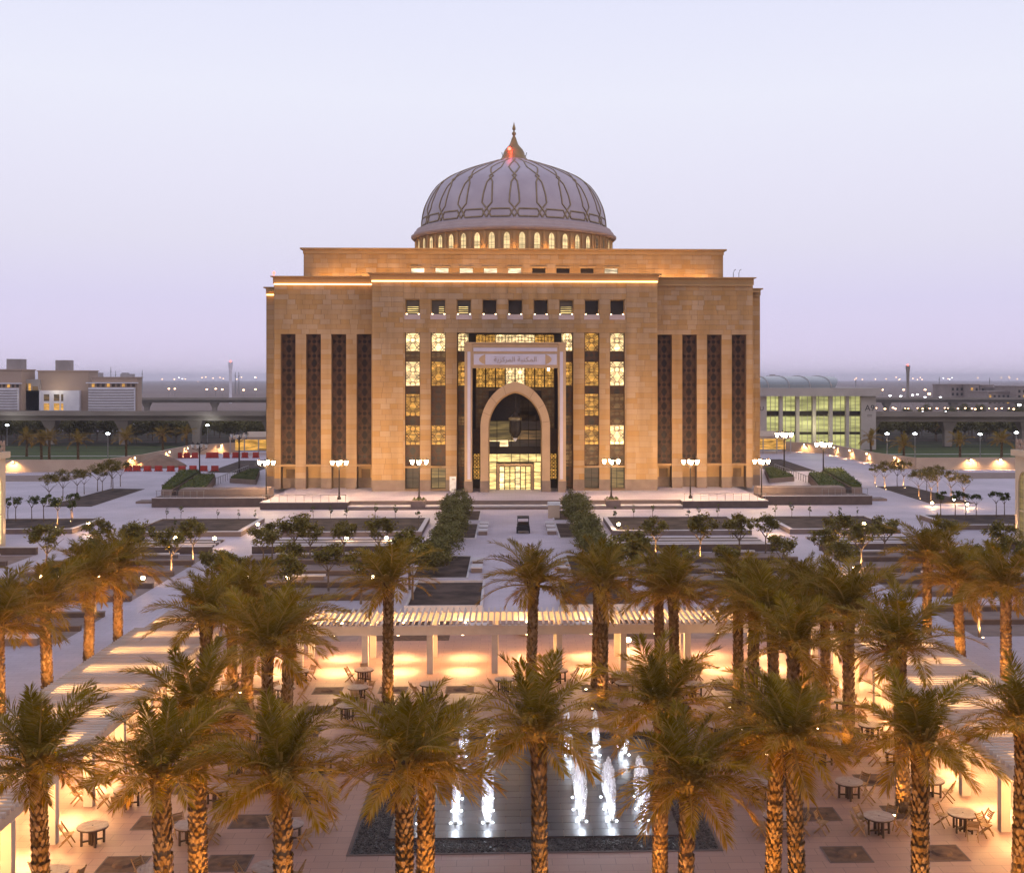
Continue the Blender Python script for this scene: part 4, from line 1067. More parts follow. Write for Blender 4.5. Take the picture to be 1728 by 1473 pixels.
# dense dark trees along the walkway
for s in (-1, 1):
    for k, y in enumerate((161, 155.5, 149.5, 144, 138.5, 133, 127.5)):
        tree('dark', 'walkway_tree', f'dense low tree lining the walkway, {ORD[k]} from the stairs, {side(s)} row', s * (7.7 + RT.uniform(-0.3, 0.3)), y, RT.uniform(0.98, 1.15), 'dense trees lining the walkway')
    for k, (x, y) in enumerate(((7.5, 121.5), (7.7, 116.5), (8.0, 111), (9.6, 103), (8.8, 96.5))):
        tree('dark' if k < 3 else 'round', 'walkway_tree', f'bushy tree in the lower walkway bed, {ORD[k]} one, {side(s)} side', s * x, y, 1.05 if k < 3 else 1.45, 'dense trees lining the walkway')
GT = [(-32.3, 118.8, 1), (-32.5, 112, 1), (-24.6, 114.7, 0), (-24.9, 120.6, 0), (-20.8, 119, 0), (-44, 112, 1), (-32.4, 91.2, 1), (-38.5, 120, 0), (-42, 119.5, 0), (-22.5, 120, 0), (-17.5, 119.5, 0), (-14, 118.5, 0), (-36, 113, 0),
      (-26, 101.5, 0), (-20.6, 106, 0), (-16.5, 102.5, 0), (-23.5, 96.5, 1), (-13, 96.5, 0), (-18.5, 93.5, 0), (-36.8, 96, 0), (-41, 92, 1), (-38, 106, 0),
      (14, 120.6, 1), (32.6, 120, 1), (32.8, 112.7, 1), (25.8, 123, 0), (43.7, 119.6, 1), (32.2, 82.6, 1), (18.2, 118.5, 1), (22.3, 119, 0), (29, 112, 0), (36.8, 118, 0), (39.5, 112, 0), (47, 114, 1), (24, 108, 0), (18, 103, 0), (13.2, 98, 0), (27.5, 101, 1), (38, 99, 0), (35, 91, 0), (44, 104, 0)]
for s in (-1, 1):
    lst = sorted([g_ for g_ in GT if g_[0] * s > 0], key=lambda q: abs(q[0]))
    for k, (x, y, up) in enumerate(lst):
        tree('round', 'garden_tree', f'{"uplit " if up else ""}round garden tree, {ORD[k]} out from the walkway, {side(s)} garden', x, y, RT.uniform(1.05, 1.35), 'round trees of the garden terraces', 0, bool(up))
# saplings in the raised beds
for s in (-1, 1):
    k = 0
    for a, b, c, d in RB[:2]:
        n = 6
        for q in range(n):
            x = s * (a + 1.2 + (b - a - 2.4) * (q + RT.uniform(-0.25, 0.25)) / (n - 1)); y = RT.uniform(c + 2, d - 0.8) if q % 3 == 0 else d - 1.0
            tree('sapling', 'sapling', f'thin young sapling in a raised bed, {ORD[k]} out from the walkway, {side(s)} side', x, y, RT.uniform(1.0, 1.6), 'saplings in the raised beds', 0.43); k += 1
for s, lst in ((-1, [(-63.8, 151), (-62.5, 150.2), (-60.7, 150.6), (-58.8, 149.5), (-55.6, 150.4), (-54.9, 148), (-55.2, 144.4)]), (1, [(54.7, 151), (56.4, 150.6), (57.6, 150.2), (58.9, 150.0), (61.7, 150.5), (62.4, 149.6)])):
    for k, (x, y) in enumerate(sorted(lst, key=lambda q: q[0])):
        tree('young', 'young_tree', f'small leafy tree in the outer raised bed, {ORD[k]} from the left, {side(s)} side', x, y, RT.uniform(1.0, 1.3), 'small trees in the outer raised beds', 0.43, s < 0 and k in (4, 5))
# plaza trees with dark triangular beds
for s in (-1, 1):
    pts = [(s * 60.6, 171.5), (s * 67.4, 171.5), (s * 67.2, 200), (s * 61.3, 199)]
    if s < 0: pts = pts[::-1]
    mb = MB(); mb.poly([(x, y, 0.012) for x, y in pts]); tag(mb.build('soil_bed', M['soil']), f'dark planting bed on the open {side(s)} plaza', 'ground', kind='structure')
for k, (x, y) in enumerate(((-67.9, 175), (-68, 180.6), (-68, 186.5), (-68.2, 190.2), (-66.5, 193.5), (-67.9, 195.4), (-65.8, 196.5), (-68, 202.3), (-66.9, 203.7))):
    tree('umbrella', 'plaza_tree', f'thin umbrella tree on the left plaza, {ORD[k]} from the front', x, y, RT.uniform(0.85, 1.15), 'umbrella trees on the plaza')
for k, (x, y, up) in enumerate(((61.6, 173.8, 1), (66.9, 174.7, 1), (61.4, 178.4, 1), (66.3, 178.2, 1), (66.9, 185.5, 1), (66.5, 189.3, 0), (61, 193.5, 1), (65.1, 196.2, 1), (64.9, 199, 0), (61.2, 199.2, 1))):
    tree('umbrella', 'plaza_tree', f'{"uplit " if up else ""}umbrella tree on the right plaza, {ORD[k]} from the front', x, y, RT.uniform(0.85, 1.15), 'umbrella trees on the plaza', 0, bool(up))
for k, (px, py, z) in enumerate(((435, 882, .6), (362, 906, .6), (296, 905, .6), (149, 881, .6), (230, 905, .6), (123, 948, 0), (70, 971, 0), (99, 973, 0), (168, 973, 0), (241, 973, 0), (417, 972, 0), (486, 972, 0), (630, 972, 0), (652, 905, 0), (585, 905, 0))):
    x, y = G(px, py + 4, z + 0.4); floodlight(x, y, z, f'glaring garden floodlight, {ORD[k]} of the left garden', 0.8 if k < 5 else 0.5)
for k, (px, py, z) in enumerate(((1044, 882, .6), (1300, 882, .6), (1458, 881, .6), (1442, 956, 0), (1060, 1078, 0), (1573, 846, 0), (1610, 840, 0), (1632, 848, 0))):
    x, y = G(px, py + 4, z + 0.4); floodlight(x, y, z, f'glaring garden floodlight, {ORD[k]} of the right garden')
hyd = thing('fire_hydrant', 'red fire hydrant standing in the left garden gravel', 'hydrant', (*G(75, 1074), 0))
MB().lathe([(0.2, 0), (0.2, 0.08), (0.13, 0.1), (0.13, 0.95), (0.2, 1.0), (0.2, 1.08), (0.14, 1.22), (0.05, 1.3)], 12).build('body', M['red'], hyd)
for sx in (-1, 1): MB().tube([(sx * 0.12, 0, 0.8), (sx * 0.28, 0, 0.8)], 0.08, 8).build('outlet', M['red'], hyd)
gb = thing('stone_bench', 'long pale stone bench in the left front gravel strip', 'bench', (*G(20, 1087), 0), 0, 'stone garden benches')
MB().box(-1.9, 1.9, -0.55, 0.55, 0, 0.5).build('base', M['midwall'], gb); MB().box(-1.95, 1.95, -0.6, 0.6, 0.502, 0.58).build('seat', M['kerb'], gb)
# ------------------------------------------------------------------ fountain court: pool
pool = thing('fountain_pool', 'square dark slab fountain basin edged with black pebbles', 'fountain', (0, 0, 0))
PX, PY0, PY1, PB = 7.25, 45.5, 61.0, 1.45
kb_ = MB()
for a in ((-PX, PX, PY0, PY0 + 0.12), (-PX, PX, PY1 - 0.12, PY1), (-PX, -PX + 0.12, PY0 + 0.122, PY1 - 0.122), (PX - 0.12, PX, PY0 + 0.122, PY1 - 0.122)): kb_.box(*a, 0, 0.03)
kb_.build('edge_strip', M['darkwall'], pool)
MB().box(-PX + 0.13, PX - 0.13, PY0 + 0.13, PY1 - 0.13, 0.001, 0.014).build('bed', M['pebble'], pool)
r = random.Random(9); pb = MB()
OCT = [(1, 0, 0), (0, 1, 0), (-1, 0, 0), (0, -1, 0), (0, 0, 1)]
for _ in range(15000):
    while True:
        x, y = r.uniform(-PX + 0.2, PX - 0.2), r.uniform(PY0 + 0.2, PY1 - 0.2)
        if abs(x) > PX - PB or y < PY0 + PB or y > PY1 - PB: break
    s_ = r.uniform(0.04, 0.095); a = r.uniform(0, 6.28); b_ = len(pb.v)
    for u, v, w in OCT:
        pb.v.append((x + s_ * (u * cos(a) - v * sin(a) * 0.75), y + s_ * (u * sin(a) + v * cos(a) * 0.75), 0.012 + s_ * 0.6 * w))
    for f in ((0, 1, 4), (1, 2, 4), (2, 3, 4), (3, 0, 4)): pb.face(tuple(b_ + q for q in f))
o = pb.build('pebbles', M['pebble'], pool); o['kind'] = 'stuff'
MB().box(-PX + PB, PX - PB, PY0 + PB, PY1 - PB, 0.013, 0.06).build('slab_base', M['darkwall'], pool)
SLB = MB().box(0, 1, 0, 1, 0, 1).mesh('slab', M['slab'])
x0, x1, y0, y1 = -PX + PB, PX - PB, PY0 + PB, PY1 - PB
ny = 17; dy = (y1 - y0) / ny
for j in range(ny):
    x = x0 - (0.55 if j % 2 else 0)
    while x < x1 - 0.05:
        a, b = max(x, x0), min(x + 1.16, x1)
        inst('slab', SLB, pool, (a + 0.012, y0 + j * dy + 0.012, 0.061), (0, 0, 0), (b - a - 0.024, dy - 0.024, 0.03 + r.uniform(0, 0.004)))
        x += 1.16
# water jets
def plume(h, w, seed):
    r_ = random.Random(seed); mb = MB(); n = 12; m_ = 14; b_ = len(mb.v)
    for i in range(m_ + 1):
        u = i / m_
        rad = w * (0.10 + 0.9 * sin(pi * min(1, u * 0.72 + 0.06)) ** 0.8) * (1 - 0.55 * u) if i < m_ else 0.02
        for k in range(n):
            a = 2 * pi * k / n; q = rad * r_.uniform(0.82, 1.15)
            mb.v.append((q * cos(a), q * sin(a), h * u))
    for i in range(m_):
        for k in range(n):
            k2 = (k + 1) % n; mb.face((b_ + i * n + k, b_ + i * n + k2, b_ + (i + 1) * n + k2, b_ + (i + 1) * n + k))
    return mb.mesh('plume', M['water'], smooth=True)
PLM = [plume(1, 0.29, 1), plume(1, 0.24, 2), plume(1, 0.33, 3)]
INNER = MB(); INNER.lathe([(0.03, 0), (0.05, 0.5), (0.03, 0.93), (0.01, 0.97)], 8); INNER = INNER.mesh('core_stream', M['water'], smooth=True)
NOZ = MB().lathe([(0.08, 0), (0.08, 0.05), (0.03, 0.06), (0.03, 0.12)], 10).mesh('nozzle', M['steel'])
LED = MB().lathe([(0.045, 0), (0.055, 0.04), (0.035, 0.06)], 10).mesh('led', M['led'])
JETS = [(x * s, y) for s in (-1, 1) for x in (1.9, 3.2, 4.55) for y in (48.5, 49.85, 51.3, 57.0, 58.3)]
JETS.sort(key=lambda q: (q[1], q[0]))
jh = random.Random(4)
for k, (x, y) in enumerate(JETS):
    if (x, y) in ((-4.55, 48.5), (-3.2, 48.5), (-4.55, 51.3)): pass
    row = {48.5: 'front', 49.85: 'second', 51.3: 'third', 57.0: 'fourth', 58.3: 'back'}[y]
    cn = f'{ORD[[-4.55, -3.2, -1.9, 1.9, 3.2, 4.55].index(x)]} from the left'
    t_ = thing('water_jet', f'white lit water jet of the fountain, {row} row, {cn}', 'water jet', (x + jh.uniform(-0.05, 0.05), y, 0.093), 0, 'fountain water jets')
    h = jh.uniform(1.7, 2.5) if y < 50 else jh.uniform(1.2, 2.0)
    inst('nozzle', NOZ, t_)
    inst('plume', PLM[k % 3], t_, (0, 0, 0.1), (jh.uniform(-.02, .02), jh.uniform(-.03, .03), jh.uniform(0, 6)), (1, 1, h))
    inst('core_stream', INNER, t_, (0, 0, 0.1), (0, 0, 0), (1, 1, h))
    for dx in (-0.2, 0.2): inst('led', LED, t_, (dx, -0.06, 0))
    light('POINT', (0.0, -0.33, 0.35), GAIN['jet'], (0.80, 0.88, 1.0), t_, 0.12)

# ------------------------------------------------------------------ date palms
def frond_mesh(seed, a0, droop, L_, nl, mat, wv=0.04, curl=0.0):
    r_ = random.Random(seed); mb = MB()
    n = 12; P = [Vector((0, 0, 0))]; T = []
    for i in range(n):
        s_ = (i + 0.5) / n; p_ = a0 - droop * s_ ** 1.35; yaw = curl * s_
        t_ = Vector((cos(p_) * cos(yaw), cos(p_) * sin(yaw), sin(p_))); T.append(t_); P.append(P[-1] + t_ * L_ / n)
    T.append(T[-1])
    mb.cur = 1
    mb.tube(P, [0.034 * (1 - i / n) ** 0.8 + 0.005 for i in range(n + 1)], 3, cap=False)
    mb.cur = 0
    for q in range(nl):
        s_ = 0.13 + 0.87 * (q + r_.random() * 0.5) / nl
        i = min(int(s_ * n), n - 1); f_ = s_ * n - i
        p_ = P[i].lerp(P[i + 1], f_); t_ = T[i]
        sdv = t_.cross(Vector((0, 0, 1))); sdv = sdv.normalized() if sdv.length > 0.05 else Vector((0, 1, 0))
        up = sdv.cross(t_).normalized()
        ln_ = (0.30 + 0.34 * sin(pi * min(1, s_ * 0.85 + 0.12))) * r_.uniform(0.8, 1.15)
        phi = radians(66 - 40 * s_)
        for sg in (-1, 1):
            d_ = (t_ * cos(phi) + sdv * sg * sin(phi) + up * r_.uniform(0.05, 0.55) + Vector((0, 0, -0.22 * r_.random()))).normalized()
            wv_ = d_.cross(up).normalized() * wv * r_.uniform(0.7, 1.2) * 0.5
            tip = p_ + d_ * ln_ + Vector((0, 0, -0.16 * ln_))
            m_ = p_ + d_ * ln_ * 0.4
            mb.poly([p_, m_ + wv_, tip, m_ - wv_])
    return mb.mesh('frond', [mat, M['rachis']])
FR_ = {}
TYPES = [('frond', 84, 34, 2.1), ('frond', 68, 52, 2.5), ('frond', 54, 62, 2.7), ('frond_olive', 41, 66, 2.75), ('frond_olive', 28, 64, 2.7), ('frond_olive', 14, 58, 2.45), ('frond_dry', 0, 66, 2.0)]
for k, (mn, a0, dr, L_) in enumerate(TYPES):
    FR_[k] = [frond_mesh(100 + 10 * k + q, radians(a0), radians(dr), L_, 58, M[mn], curl=[0.25, -0.3, 0.05][q]) for q in range(3)]
def trunk_palm(h, rad, seed):
    r_ = random.Random(seed); mb = MB(); prof = []
    n = 14
    for i in range(n + 1):
        u = i / n; prof.append((rad * (1.08 - 0.12 * u + (0.25 * (1 - u * 8) if u < 0.125 else 0) + (0.22 * (u - 0.86) / 0.14 if u > 0.86 else 0)), h * u))
    mb.cur = 0; mb.lathe([(a * 0.9, b) for a, b in prof], 10)
    rows = int(h / 0.155)
    for j in range(rows):
        z = 0.1 + j * 0.155; u = z / h
        rr = rad * (1.08 - 0.12 * u + (0.25 * (1 - u * 8) if u < 0.125 else 0) + (0.22 * (u - 0.86) / 0.14 if u > 0.86 else 0))
        top = max(0, (u - 0.8) / 0.2)
        for k in range(9):
            a = 2 * pi * (k + 0.5 * (j % 2)) / 9 + r_.uniform(-0.13, 0.13); z += r_.uniform(-0.03, 0.03)
            hw = pi / 9 * 0.95; out = 0.035 + 0.05 * top + r_.uniform(0, 0.025); hh = 0.15 + 0.12 * top + r_.uniform(0, 0.05)
            b_ = len(mb.v)
            e = lambda da, rr_, zz: mb.v.append((rr_ * cos(a + da), rr_ * sin(a + da), zz))
            e(-hw, rr * 0.92, z - 0.02); e(hw, rr * 0.92, z - 0.02); e(hw * 0.55, rr + out, z + hh * 0.75); e(-hw * 0.55, rr + out, z + hh * 0.75); e(0, rr + out * 0.6, z + hh); e(0, rr * 1.0, z - 0.07)
            for f in ((5, 1, 2, 3), (5, 3, 0), (3, 2, 4), (0, 3, 4), (1, 4, 2)): mb.face(tuple(b_ + q for q in f))
    return mb.mesh('trunk', M['trunk'])
def heart_mesh(seed):
    r_ = random.Random(seed); mb = MB()
    mb.lathe([(0.3, -0.25), (0.36, 0.0), (0.26, 0.35), (0.12, 0.7), (0.03, 1.1)], 10)
    for k in range(34):
        a = k * 2.4; z = r_.uniform(-0.35, 0.3); t_ = r_.uniform(0.5, 1.2)
        mb.bar((0.25 * cos(a), 0.25 * sin(a), z), ((0.25 + 0.5 * cos(t_)) * cos(a), (0.25 + 0.5 * cos(t_)) * sin(a), z + 0.6 * sin(t_)), 0.09, 0.04)
    return mb.mesh('crown', M['rachis'])
PT = {h: trunk_palm(h, 0.24, int(h * 10)) for h in (4.6, 5.6, 6.6)}
HM = [heart_mesh(k) for k in range(2)]
rp = random.Random(77)
def palm(x, y, h, label, n=52, sc=1.0, group='date palms of the fountain court', up=True, z=0.0, trunk_r=1.0, wind=0.0):
    t_ = thing('date_palm', label, 'palm tree', (x, y, z), rp.uniform(0, 6.28), group)
    hk = min(PT, key=lambda q: abs(q - h))
    lean = (rp.uniform(-0.035, 0.035), rp.uniform(-0.035, 0.035))
    tr = inst('trunk', PT[hk], t_, (0, 0, 0), (lean[1], -lean[0], 0), (trunk_r, trunk_r, h / hk))
    cr = inst('crown', rp.choice(HM), t_, (-lean[0] * h, -lean[1] * h, h))
    for k in range(n):
        u = (k + 0.5) / n
        ty = min(6, int(7 * u ** 0.85))
        if ty == 6 and rp.random() < 0.45: continue
        m_ = rp.choice(FR_[ty])
        az = k * 2.39996 + rp.uniform(-0.3, 0.3)
        s_ = sc * rp.uniform(0.74, 1.18)
        o_ = inst('frond', m_, cr, (0.12 * cos(az), 0.12 * sin(az), 0.15 - 0.35 * u), (rp.uniform(-0.35, 0.35), rp.uniform(-0.24, 0.2), az), (s_, s_, s_))
    if up:  # spotlights added to warm trunks and fronds; no such fixtures seen
        for dx, dy in (((1.0 if x < 0 else -1.0), -1.9) if y < 45 or abs(x) > 25 else ((0.6 if x < 0 else -0.6), -0.6),):
            light('SPOT', (x + dx, y + dy, 0.15), GAIN['palm'] * (1.0 if y < 45 else (0.9 if abs(x) > 25 else 0.32)), AMBER, None, 0.06, (-dx, -dy * 0.85, 3.8), radians(95), 1.0)
            uplight(x + dx, y + dy, 0.0, 'added ground spotlight before the ' + label.replace('tall ', ''))
    return t_
PAL = [  # photo column, row depth, trunk top height
    (75, 36.8, 6.4, 'front'), (282, 36.8, 5.9, 'front'), (480, 36.8, 6.0, 'front'), (683, 36.8, 6.3, 'front'), (912, 36.8, 7.1, 'front'), (1155, 36.8, 5.5, 'front'), (1350, 36.8, 6.8, 'front'), (1553, 36.8, 6.6, 'front'), (1718, 37.8, 6.9, 'front'),
    (335, 40.9, 6.5, 'second'), (717, 40.9, 4.9, 'second'), (1113, 40.9, 6.7, 'second'), (1303, 40.9, 5.8, 'second'),
    (1525, 49.3, 6.3, 'pool-side'), (451, 53.2, 5.6, 'pool-side'), (1335, 53.2, 5.4, 'pool-side'), (345, 57.4, 6.1, 'pool-side'), (482, 57.4, 5.7, 'pool-side'), (1310, 57.4, 6.0, 'pool-side'), (1432, 57.4, 6.2, 'pool-side'), (1268, 61.5, 5.8, 'pool-side'), (1393, 61.5, 5.6, 'pool-side'),
    (416, 65.7, 5.4, 'back'), (654, 65.7, 6.3, 'back'), (895, 65.7, 6.3, 'back'), (1017, 65.7, 6.2, 'back'), (1139, 65.7, 5.7, 'back'), (1246, 65.7, 5.8, 'back'), (1359, 65.7, 5.9, 'back'),
    (1005, 69.7, 5.8, 'last'), (1115, 69.7, 5.2, 'last'), (392, 69.7, 5.0, 'last')]
rows = {}
for px, y, h, rw in PAL: rows.setdefault(rw, []).append(px)
pits = {}
for px, y, h, rw in PAL:
    x = D(px, 1000, y)[0]
    k = sorted(rows[rw]).index(px)
    rn = {'front': 'front row', 'second': 'second row', 'pool-side': 'rows beside the pool', 'back': 'row behind the pool', 'last': 'row before the back pergola'}[rw]
    h += 0.55 if y > 48 else 0.1
    palm(x, y, h, f'tall date palm in the {rn}, {ORD[k]} from the left', rp.randint(37, 50), (1.04 if y < 45 else 1.14) * rp.uniform(0.9, 1.1), up=True, trunk_r=rp.uniform(0.9, 1.15))
    pits[(round(x, 1), y)] = 1
for k, (x, y, h) in enumerate(((-27.6, 62.8, 5.4), (-27.6, 69.3, 5.0), (-27.4, 75.3, 5.6), (-27.4, 81, 5.4), (27.6, 67.3, 6.2), (27.5, 73.8, 5.4), (27.5, 80, 5.8), (33.5, 71.5, 5.2), (-34.5, 66.0, 5.0), (36.5, 79, 5.4))):
    palm(x, y, h, f'date palm outside the {side(x)} pergola, {ORD[k if k < 4 else (k - 4 if k < 8 else k - 4)]} listed from the front' if False else f'date palm outside the {side(x)} pergola, {ORD[[0, 1, 2, 3, 0, 1, 2, 3, 4, 4][k]]} one going back', 44, 1.25, 'date palms outside the pergola', trunk_r=1.15)
    pits[(x, y)] = 1
# square soil pits of the palm grid, some of them empty
GX, GY = [-15.5, -11.6, 11.9, 15.6], [40.9, 45.0, 49.2, 53.3, 57.4, 61.5, 65.7, 69.7]
for p_ in [(x, y) for x in GX for y in GY] + [(x, y) for x in (-7.8, -3.9, 0.0, 4.0, 7.9) for y in (36.8, 40.9, 65.7, 69.7)]:
    if not any(abs(p_[0] - q[0]) < 1.2 and abs(p_[1] - q[1]) < 1.2 for q in pits): pits[p_] = 0
ps = sorted(pits, key=lambda q: (q[1], q[0]))
for k, (x, y) in enumerate(ps):
    t_ = tag(MB().box(x - 0.78, x + 0.78, y - 0.72, y + 0.72, -0.01, 0.012).build('soil_pit', M['pit_soil']), 'square brown soil pit cut into the court paving', 'soil pit', 'square soil pits in the court paving', 'structure')
    kb_ = MB()
    for a in ((x - 0.84, x + 0.84, y - 0.78, y - 0.722), (x - 0.84, x + 0.84, y + 0.722, y + 0.78), (x - 0.84, x - 0.782, y - 0.72, y + 0.72), (x + 0.782, x + 0.84, y - 0.72, y + 0.72)): kb_.box(*a, 0, 0.02)
    kb_.build('edging', M['darkwall'], t_)
    if not pits[(x, y)]:
        mb = MB(); mb.lathe([(0.42, 0.012), (0.33, 0.09), (0.1, 0.12)], 9); mb.build('soil_mound', M['pit_soil'], t_, loc=(x, y, 0))
# ------------------------------------------------------------------ pergola
SLAT_Y = MB().box(-0.055, 0.055, -2.6, 2.6, 0, 0.2).mesh('slat', M['perg'])
SLAT_X = MB().box(-2.6, 2.6, -0.055, 0.055, 0, 0.2).mesh('slat', M['perg'])
POSTM = MB().box(-0.19, 0.19, -0.19, 0.19, 0, 2.4).mesh('post', M['perg'])
DOWN = MB().lathe([(0.09, 0), (0.09, 0.06)], 10).mesh('downlight', M['lamp_down'])
WIDE = [0]
def wide_lamp(par, x, y):
    WIDE[0] += 1
    light('POINT', (x, y, 2.0), 520, (1.0, 0.58, 0.22), par, 0.2)
pg = thing('pergola', 'long cream slatted pergola across the back of the fountain court', 'pergola', (0, 0, 0))
for y in (73.6, 77.9): MB().box(-18.6, 18.8, y - 0.15, y + 0.15, 2.4, 2.96).build('beam', M['perg'], pg)
n = int(37.2 / 0.385)
for k in range(n): inst('slat', SLAT_Y, pg, (-18.5 + k * 0.385, 75.75, 2.963))
for x in [-17.9 + 4.0 * k for k in range(10)]:
    for y in (73.6, 77.9): inst('post', POSTM, pg, (x, y, 0))
for x in [-15.9 + 4.0 * k for k in range(9)]:
    for y in (73.9, 77.6):
        inst('downlight', DOWN, pg, (x, y, 2.3))
        light('SPOT', (x, y, 2.28), GAIN['down'], (1.0, 0.68, 0.34), pg, 0.08, (0, 0, -1), radians(84), 1.0); wide_lamp(pg, x, y)
for s in (-1, 1):
    pg = thing('pergola', f'long cream slatted pergola along the {side(s)} edge of the fountain court', 'pergola', (0, 0, 0))
    for x in (18.95, 23.2): MB().box(s * x - 0.15, s * x + 0.15, 34.0, 78.3 if x > 20 else 73.4, 2.4, 2.96).build('beam', M['perg'], pg)
    n = int(44.4 / 0.385)
    for k in range(n):
        y = 34.1 + k * 0.385
        if y > 72.9: inst('slat', SLAT_X, pg, (s * 21.75, y, 2.963), (0, 0, 0), (0.55, 1, 1)) if s < 0 or True else None
        else: inst('slat', SLAT_X, pg, (s * 21.1, y, 2.963))
    for k in range(10):
        y = 38.9 + k * 4.12 - 3.9 + 3.95 - 4.12
        for x in (18.95, 23.2): inst('post', POSTM, pg, (s * x, y, 0))
        y += 2.06
        for x in (19.25, 22.9):
            inst('downlight', DOWN, pg, (s * x, y, 2.3)); light('SPOT', (s * x, y, 2.28), GAIN['down'], (1.0, 0.68, 0.34), pg, 0.08, (0, 0, -1), radians(84), 1.0); wide_lamp(pg, s * x, y)
# ------------------------------------------------------------------ tables and folding chairs
TOP = MB(); 
for k in range(9):       # planked round top
    xa, xb = -0.6 + k * 1.2 / 9 + 0.006, -0.6 + (k + 1) * 1.2 / 9 - 0.006
    pts = []
    n = 5
    for i in range(n + 1):
        x = xa + (xb - xa) * i / n; pts.append((x, -sqrt(max(0.0004, 0.36 - x * x))))
    for i in range(n, -1, -1):
        x = xa + (xb - xa) * i / n; pts.append((x, sqrt(max(0.0004, 0.36 - x * x))))
    TOP.prism(pts, 0.715, 0.75)
TOP = TOP.mesh('table_top', M['table'])
RING = MB(); RING.lathe([(0.50, 0.66), (0.585, 0.66), (0.585, 0.712), (0.50, 0.712), (0.50, 0.66)], 24, cap=False); RING = RING.mesh('apron', M['table_leg'])
HUB = MB().lathe([(0.03, 0.751), (0.03, 0.757)], 8).mesh('umbrella_hole', M['black'])
TLEG = MB().box(-0.035, 0.035, -0.035, 0.035, 0, 0.66).mesh('leg', M['table_leg'])
STR = MB().bar((-0.4, 0, 0.1), (0.4, 0, 0.1), 0.05, 0.06).bar((0, -0.4, 0.17), (0, 0.4, 0.17), 0.05, 0.06).mesh('stretcher', M['table_leg'])
SEAT = MB()
for k in range(6): SEAT.box(-0.21, 0.21, -0.2 + k * 0.068, -0.2 + k * 0.068 + 0.056, 0.44, 0.46)
SEAT = SEAT.mesh('seat', M['wood'])
BACK = MB()
for k in range(4): z = 0.6 + k * 0.07; BACK.bar((-0.2, 0.215 + k * 0.022, z), (0.2, 0.215 + k * 0.022, z), 0.015, 0.055)
BACK = BACK.mesh('backrest', M['wood'])
CL1 = MB().bar((0, -0.24, 0), (0, 0.30, 0.88), 0.028, 0.045).mesh('leg', M['wood'])
CL2 = MB().bar((0, 0.27, 0), (0, -0.20, 0.46), 0.028, 0.045).mesh('leg', M['wood'])
TB = [(x * s, y) for s in (-1, 1) for x in (9.65, 13.65, 17.35) for y in (42.8, 47.05, 51.15, 55.3, 59.6, 63.8, 67.8, 71.7)]
TB += [(5.7, 68.0), (5.65, 70.4), (-5.6, 68.3), (-1.2, 69.2), (1.9, 71.2)]
skip = {(-17.35, 55.3), (17.35, 42.8), (13.65, 42.8), (9.65, 42.8), (-9.65, 59.6), (9.65, 63.8)}
rc = random.Random(12)
colname = {9.65: 'inner', 13.65: 'middle', 17.35: 'outer'}
for s in (-1, 1):
    pass
yrow = [42.8, 47.05, 51.15, 55.3, 59.6, 63.8, 67.8, 71.7]
AROUND = ['near', 'near-right', 'right', 'far-right', 'far', 'far-left', 'left', 'near-left']
for q, (x, y) in enumerate(TB):
    if (x, y) in skip: continue
    if abs(x) > 9: where = f'{side(x)} court, {colname[abs(x)]} column, {ORD[yrow.index(y)]} row'
    else: where = {5.7: 'right of the middle behind the pool', 5.65: 'right under the back pergola edge', -5.6: 'left behind the pool', -1.2: 'middle behind the pool', 1.9: 'middle near the back pergola'}[x]
    tx, ty = x + rc.uniform(-0.15, 0.15), y + rc.uniform(-0.15, 0.15)
    t_ = thing('round_table', f'round wooden table, {where}', 'table', (tx, ty, 0), rc.uniform(0, 1.5), 'round tables of the court')
    tp = inst('table_top', TOP, t_); inst('umbrella_hole', HUB, tp); inst('apron', RING, t_)
    for k in range(4):
        a = pi / 4 + k * pi / 2; inst('leg', TLEG, t_, (0.42 * cos(a), 0.42 * sin(a), 0))
    for k in range(4):
        a = k * pi / 2 + 0.3; inst('leg', TLEG, t_, (0.12 * cos(a), 0.12 * sin(a), 0))
    inst('stretcher', STR, t_, (0, 0, 0), (0, 0, pi / 4))
    angs = rc.sample(range(8), rc.choice([2, 3, 3, 4]))
    if (x, y) == (-17.35, 47.05): angs = [6]
    if (x, y) == (-17.35, 51.15): angs = [6, 0, 4]
    for an in angs:
        a = -pi / 2 + an * pi / 4 + rc.uniform(-0.15, 0.15); d_ = rc.uniform(0.78, 1.0)
        c_ = thing('folding_chair', f'wooden folding chair, {AROUND[an]} side of table at {where}', 'chair', (tx + d_ * cos(a), ty + d_ * sin(a), 0), a - pi / 2 + rc.uniform(-0.3, 0.3), 'folding chairs of the court')
        c_['label'] = ' '.join(c_['label'].split()[:16])
        inst('seat', SEAT, c_); inst('backrest', BACK, c_)
        for lx in (-0.225, 0.225): inst('leg', CL1, c_, (lx, 0, 0)); inst('leg', CL2, c_, (lx * 0.86, 0, 0))
for k, (px, py, rz) in enumerate(((132, 1356, 2.2), (1662, 1410, 0.6), (556, 1402, 2.6), (1387, 1405, 1.0))):
    x, y = G(px, py)
    c_ = thing('folding_chair', ['stray folding chair beside the left pergola post', 'stray folding chair beside the right pergola post', 'stray folding chair left of the pool corner', 'stray folding chair right of the pool corner'][k], 'chair', (x, y, 0), rz, 'folding chairs of the court')
    inst('seat', SEAT, c_); inst('backrest', BACK, c_)
    for lx in (-0.225, 0.225): inst('leg', CL1, c_, (lx, 0, 0)); inst('leg', CL2, c_, (lx * 0.86, 0, 0))

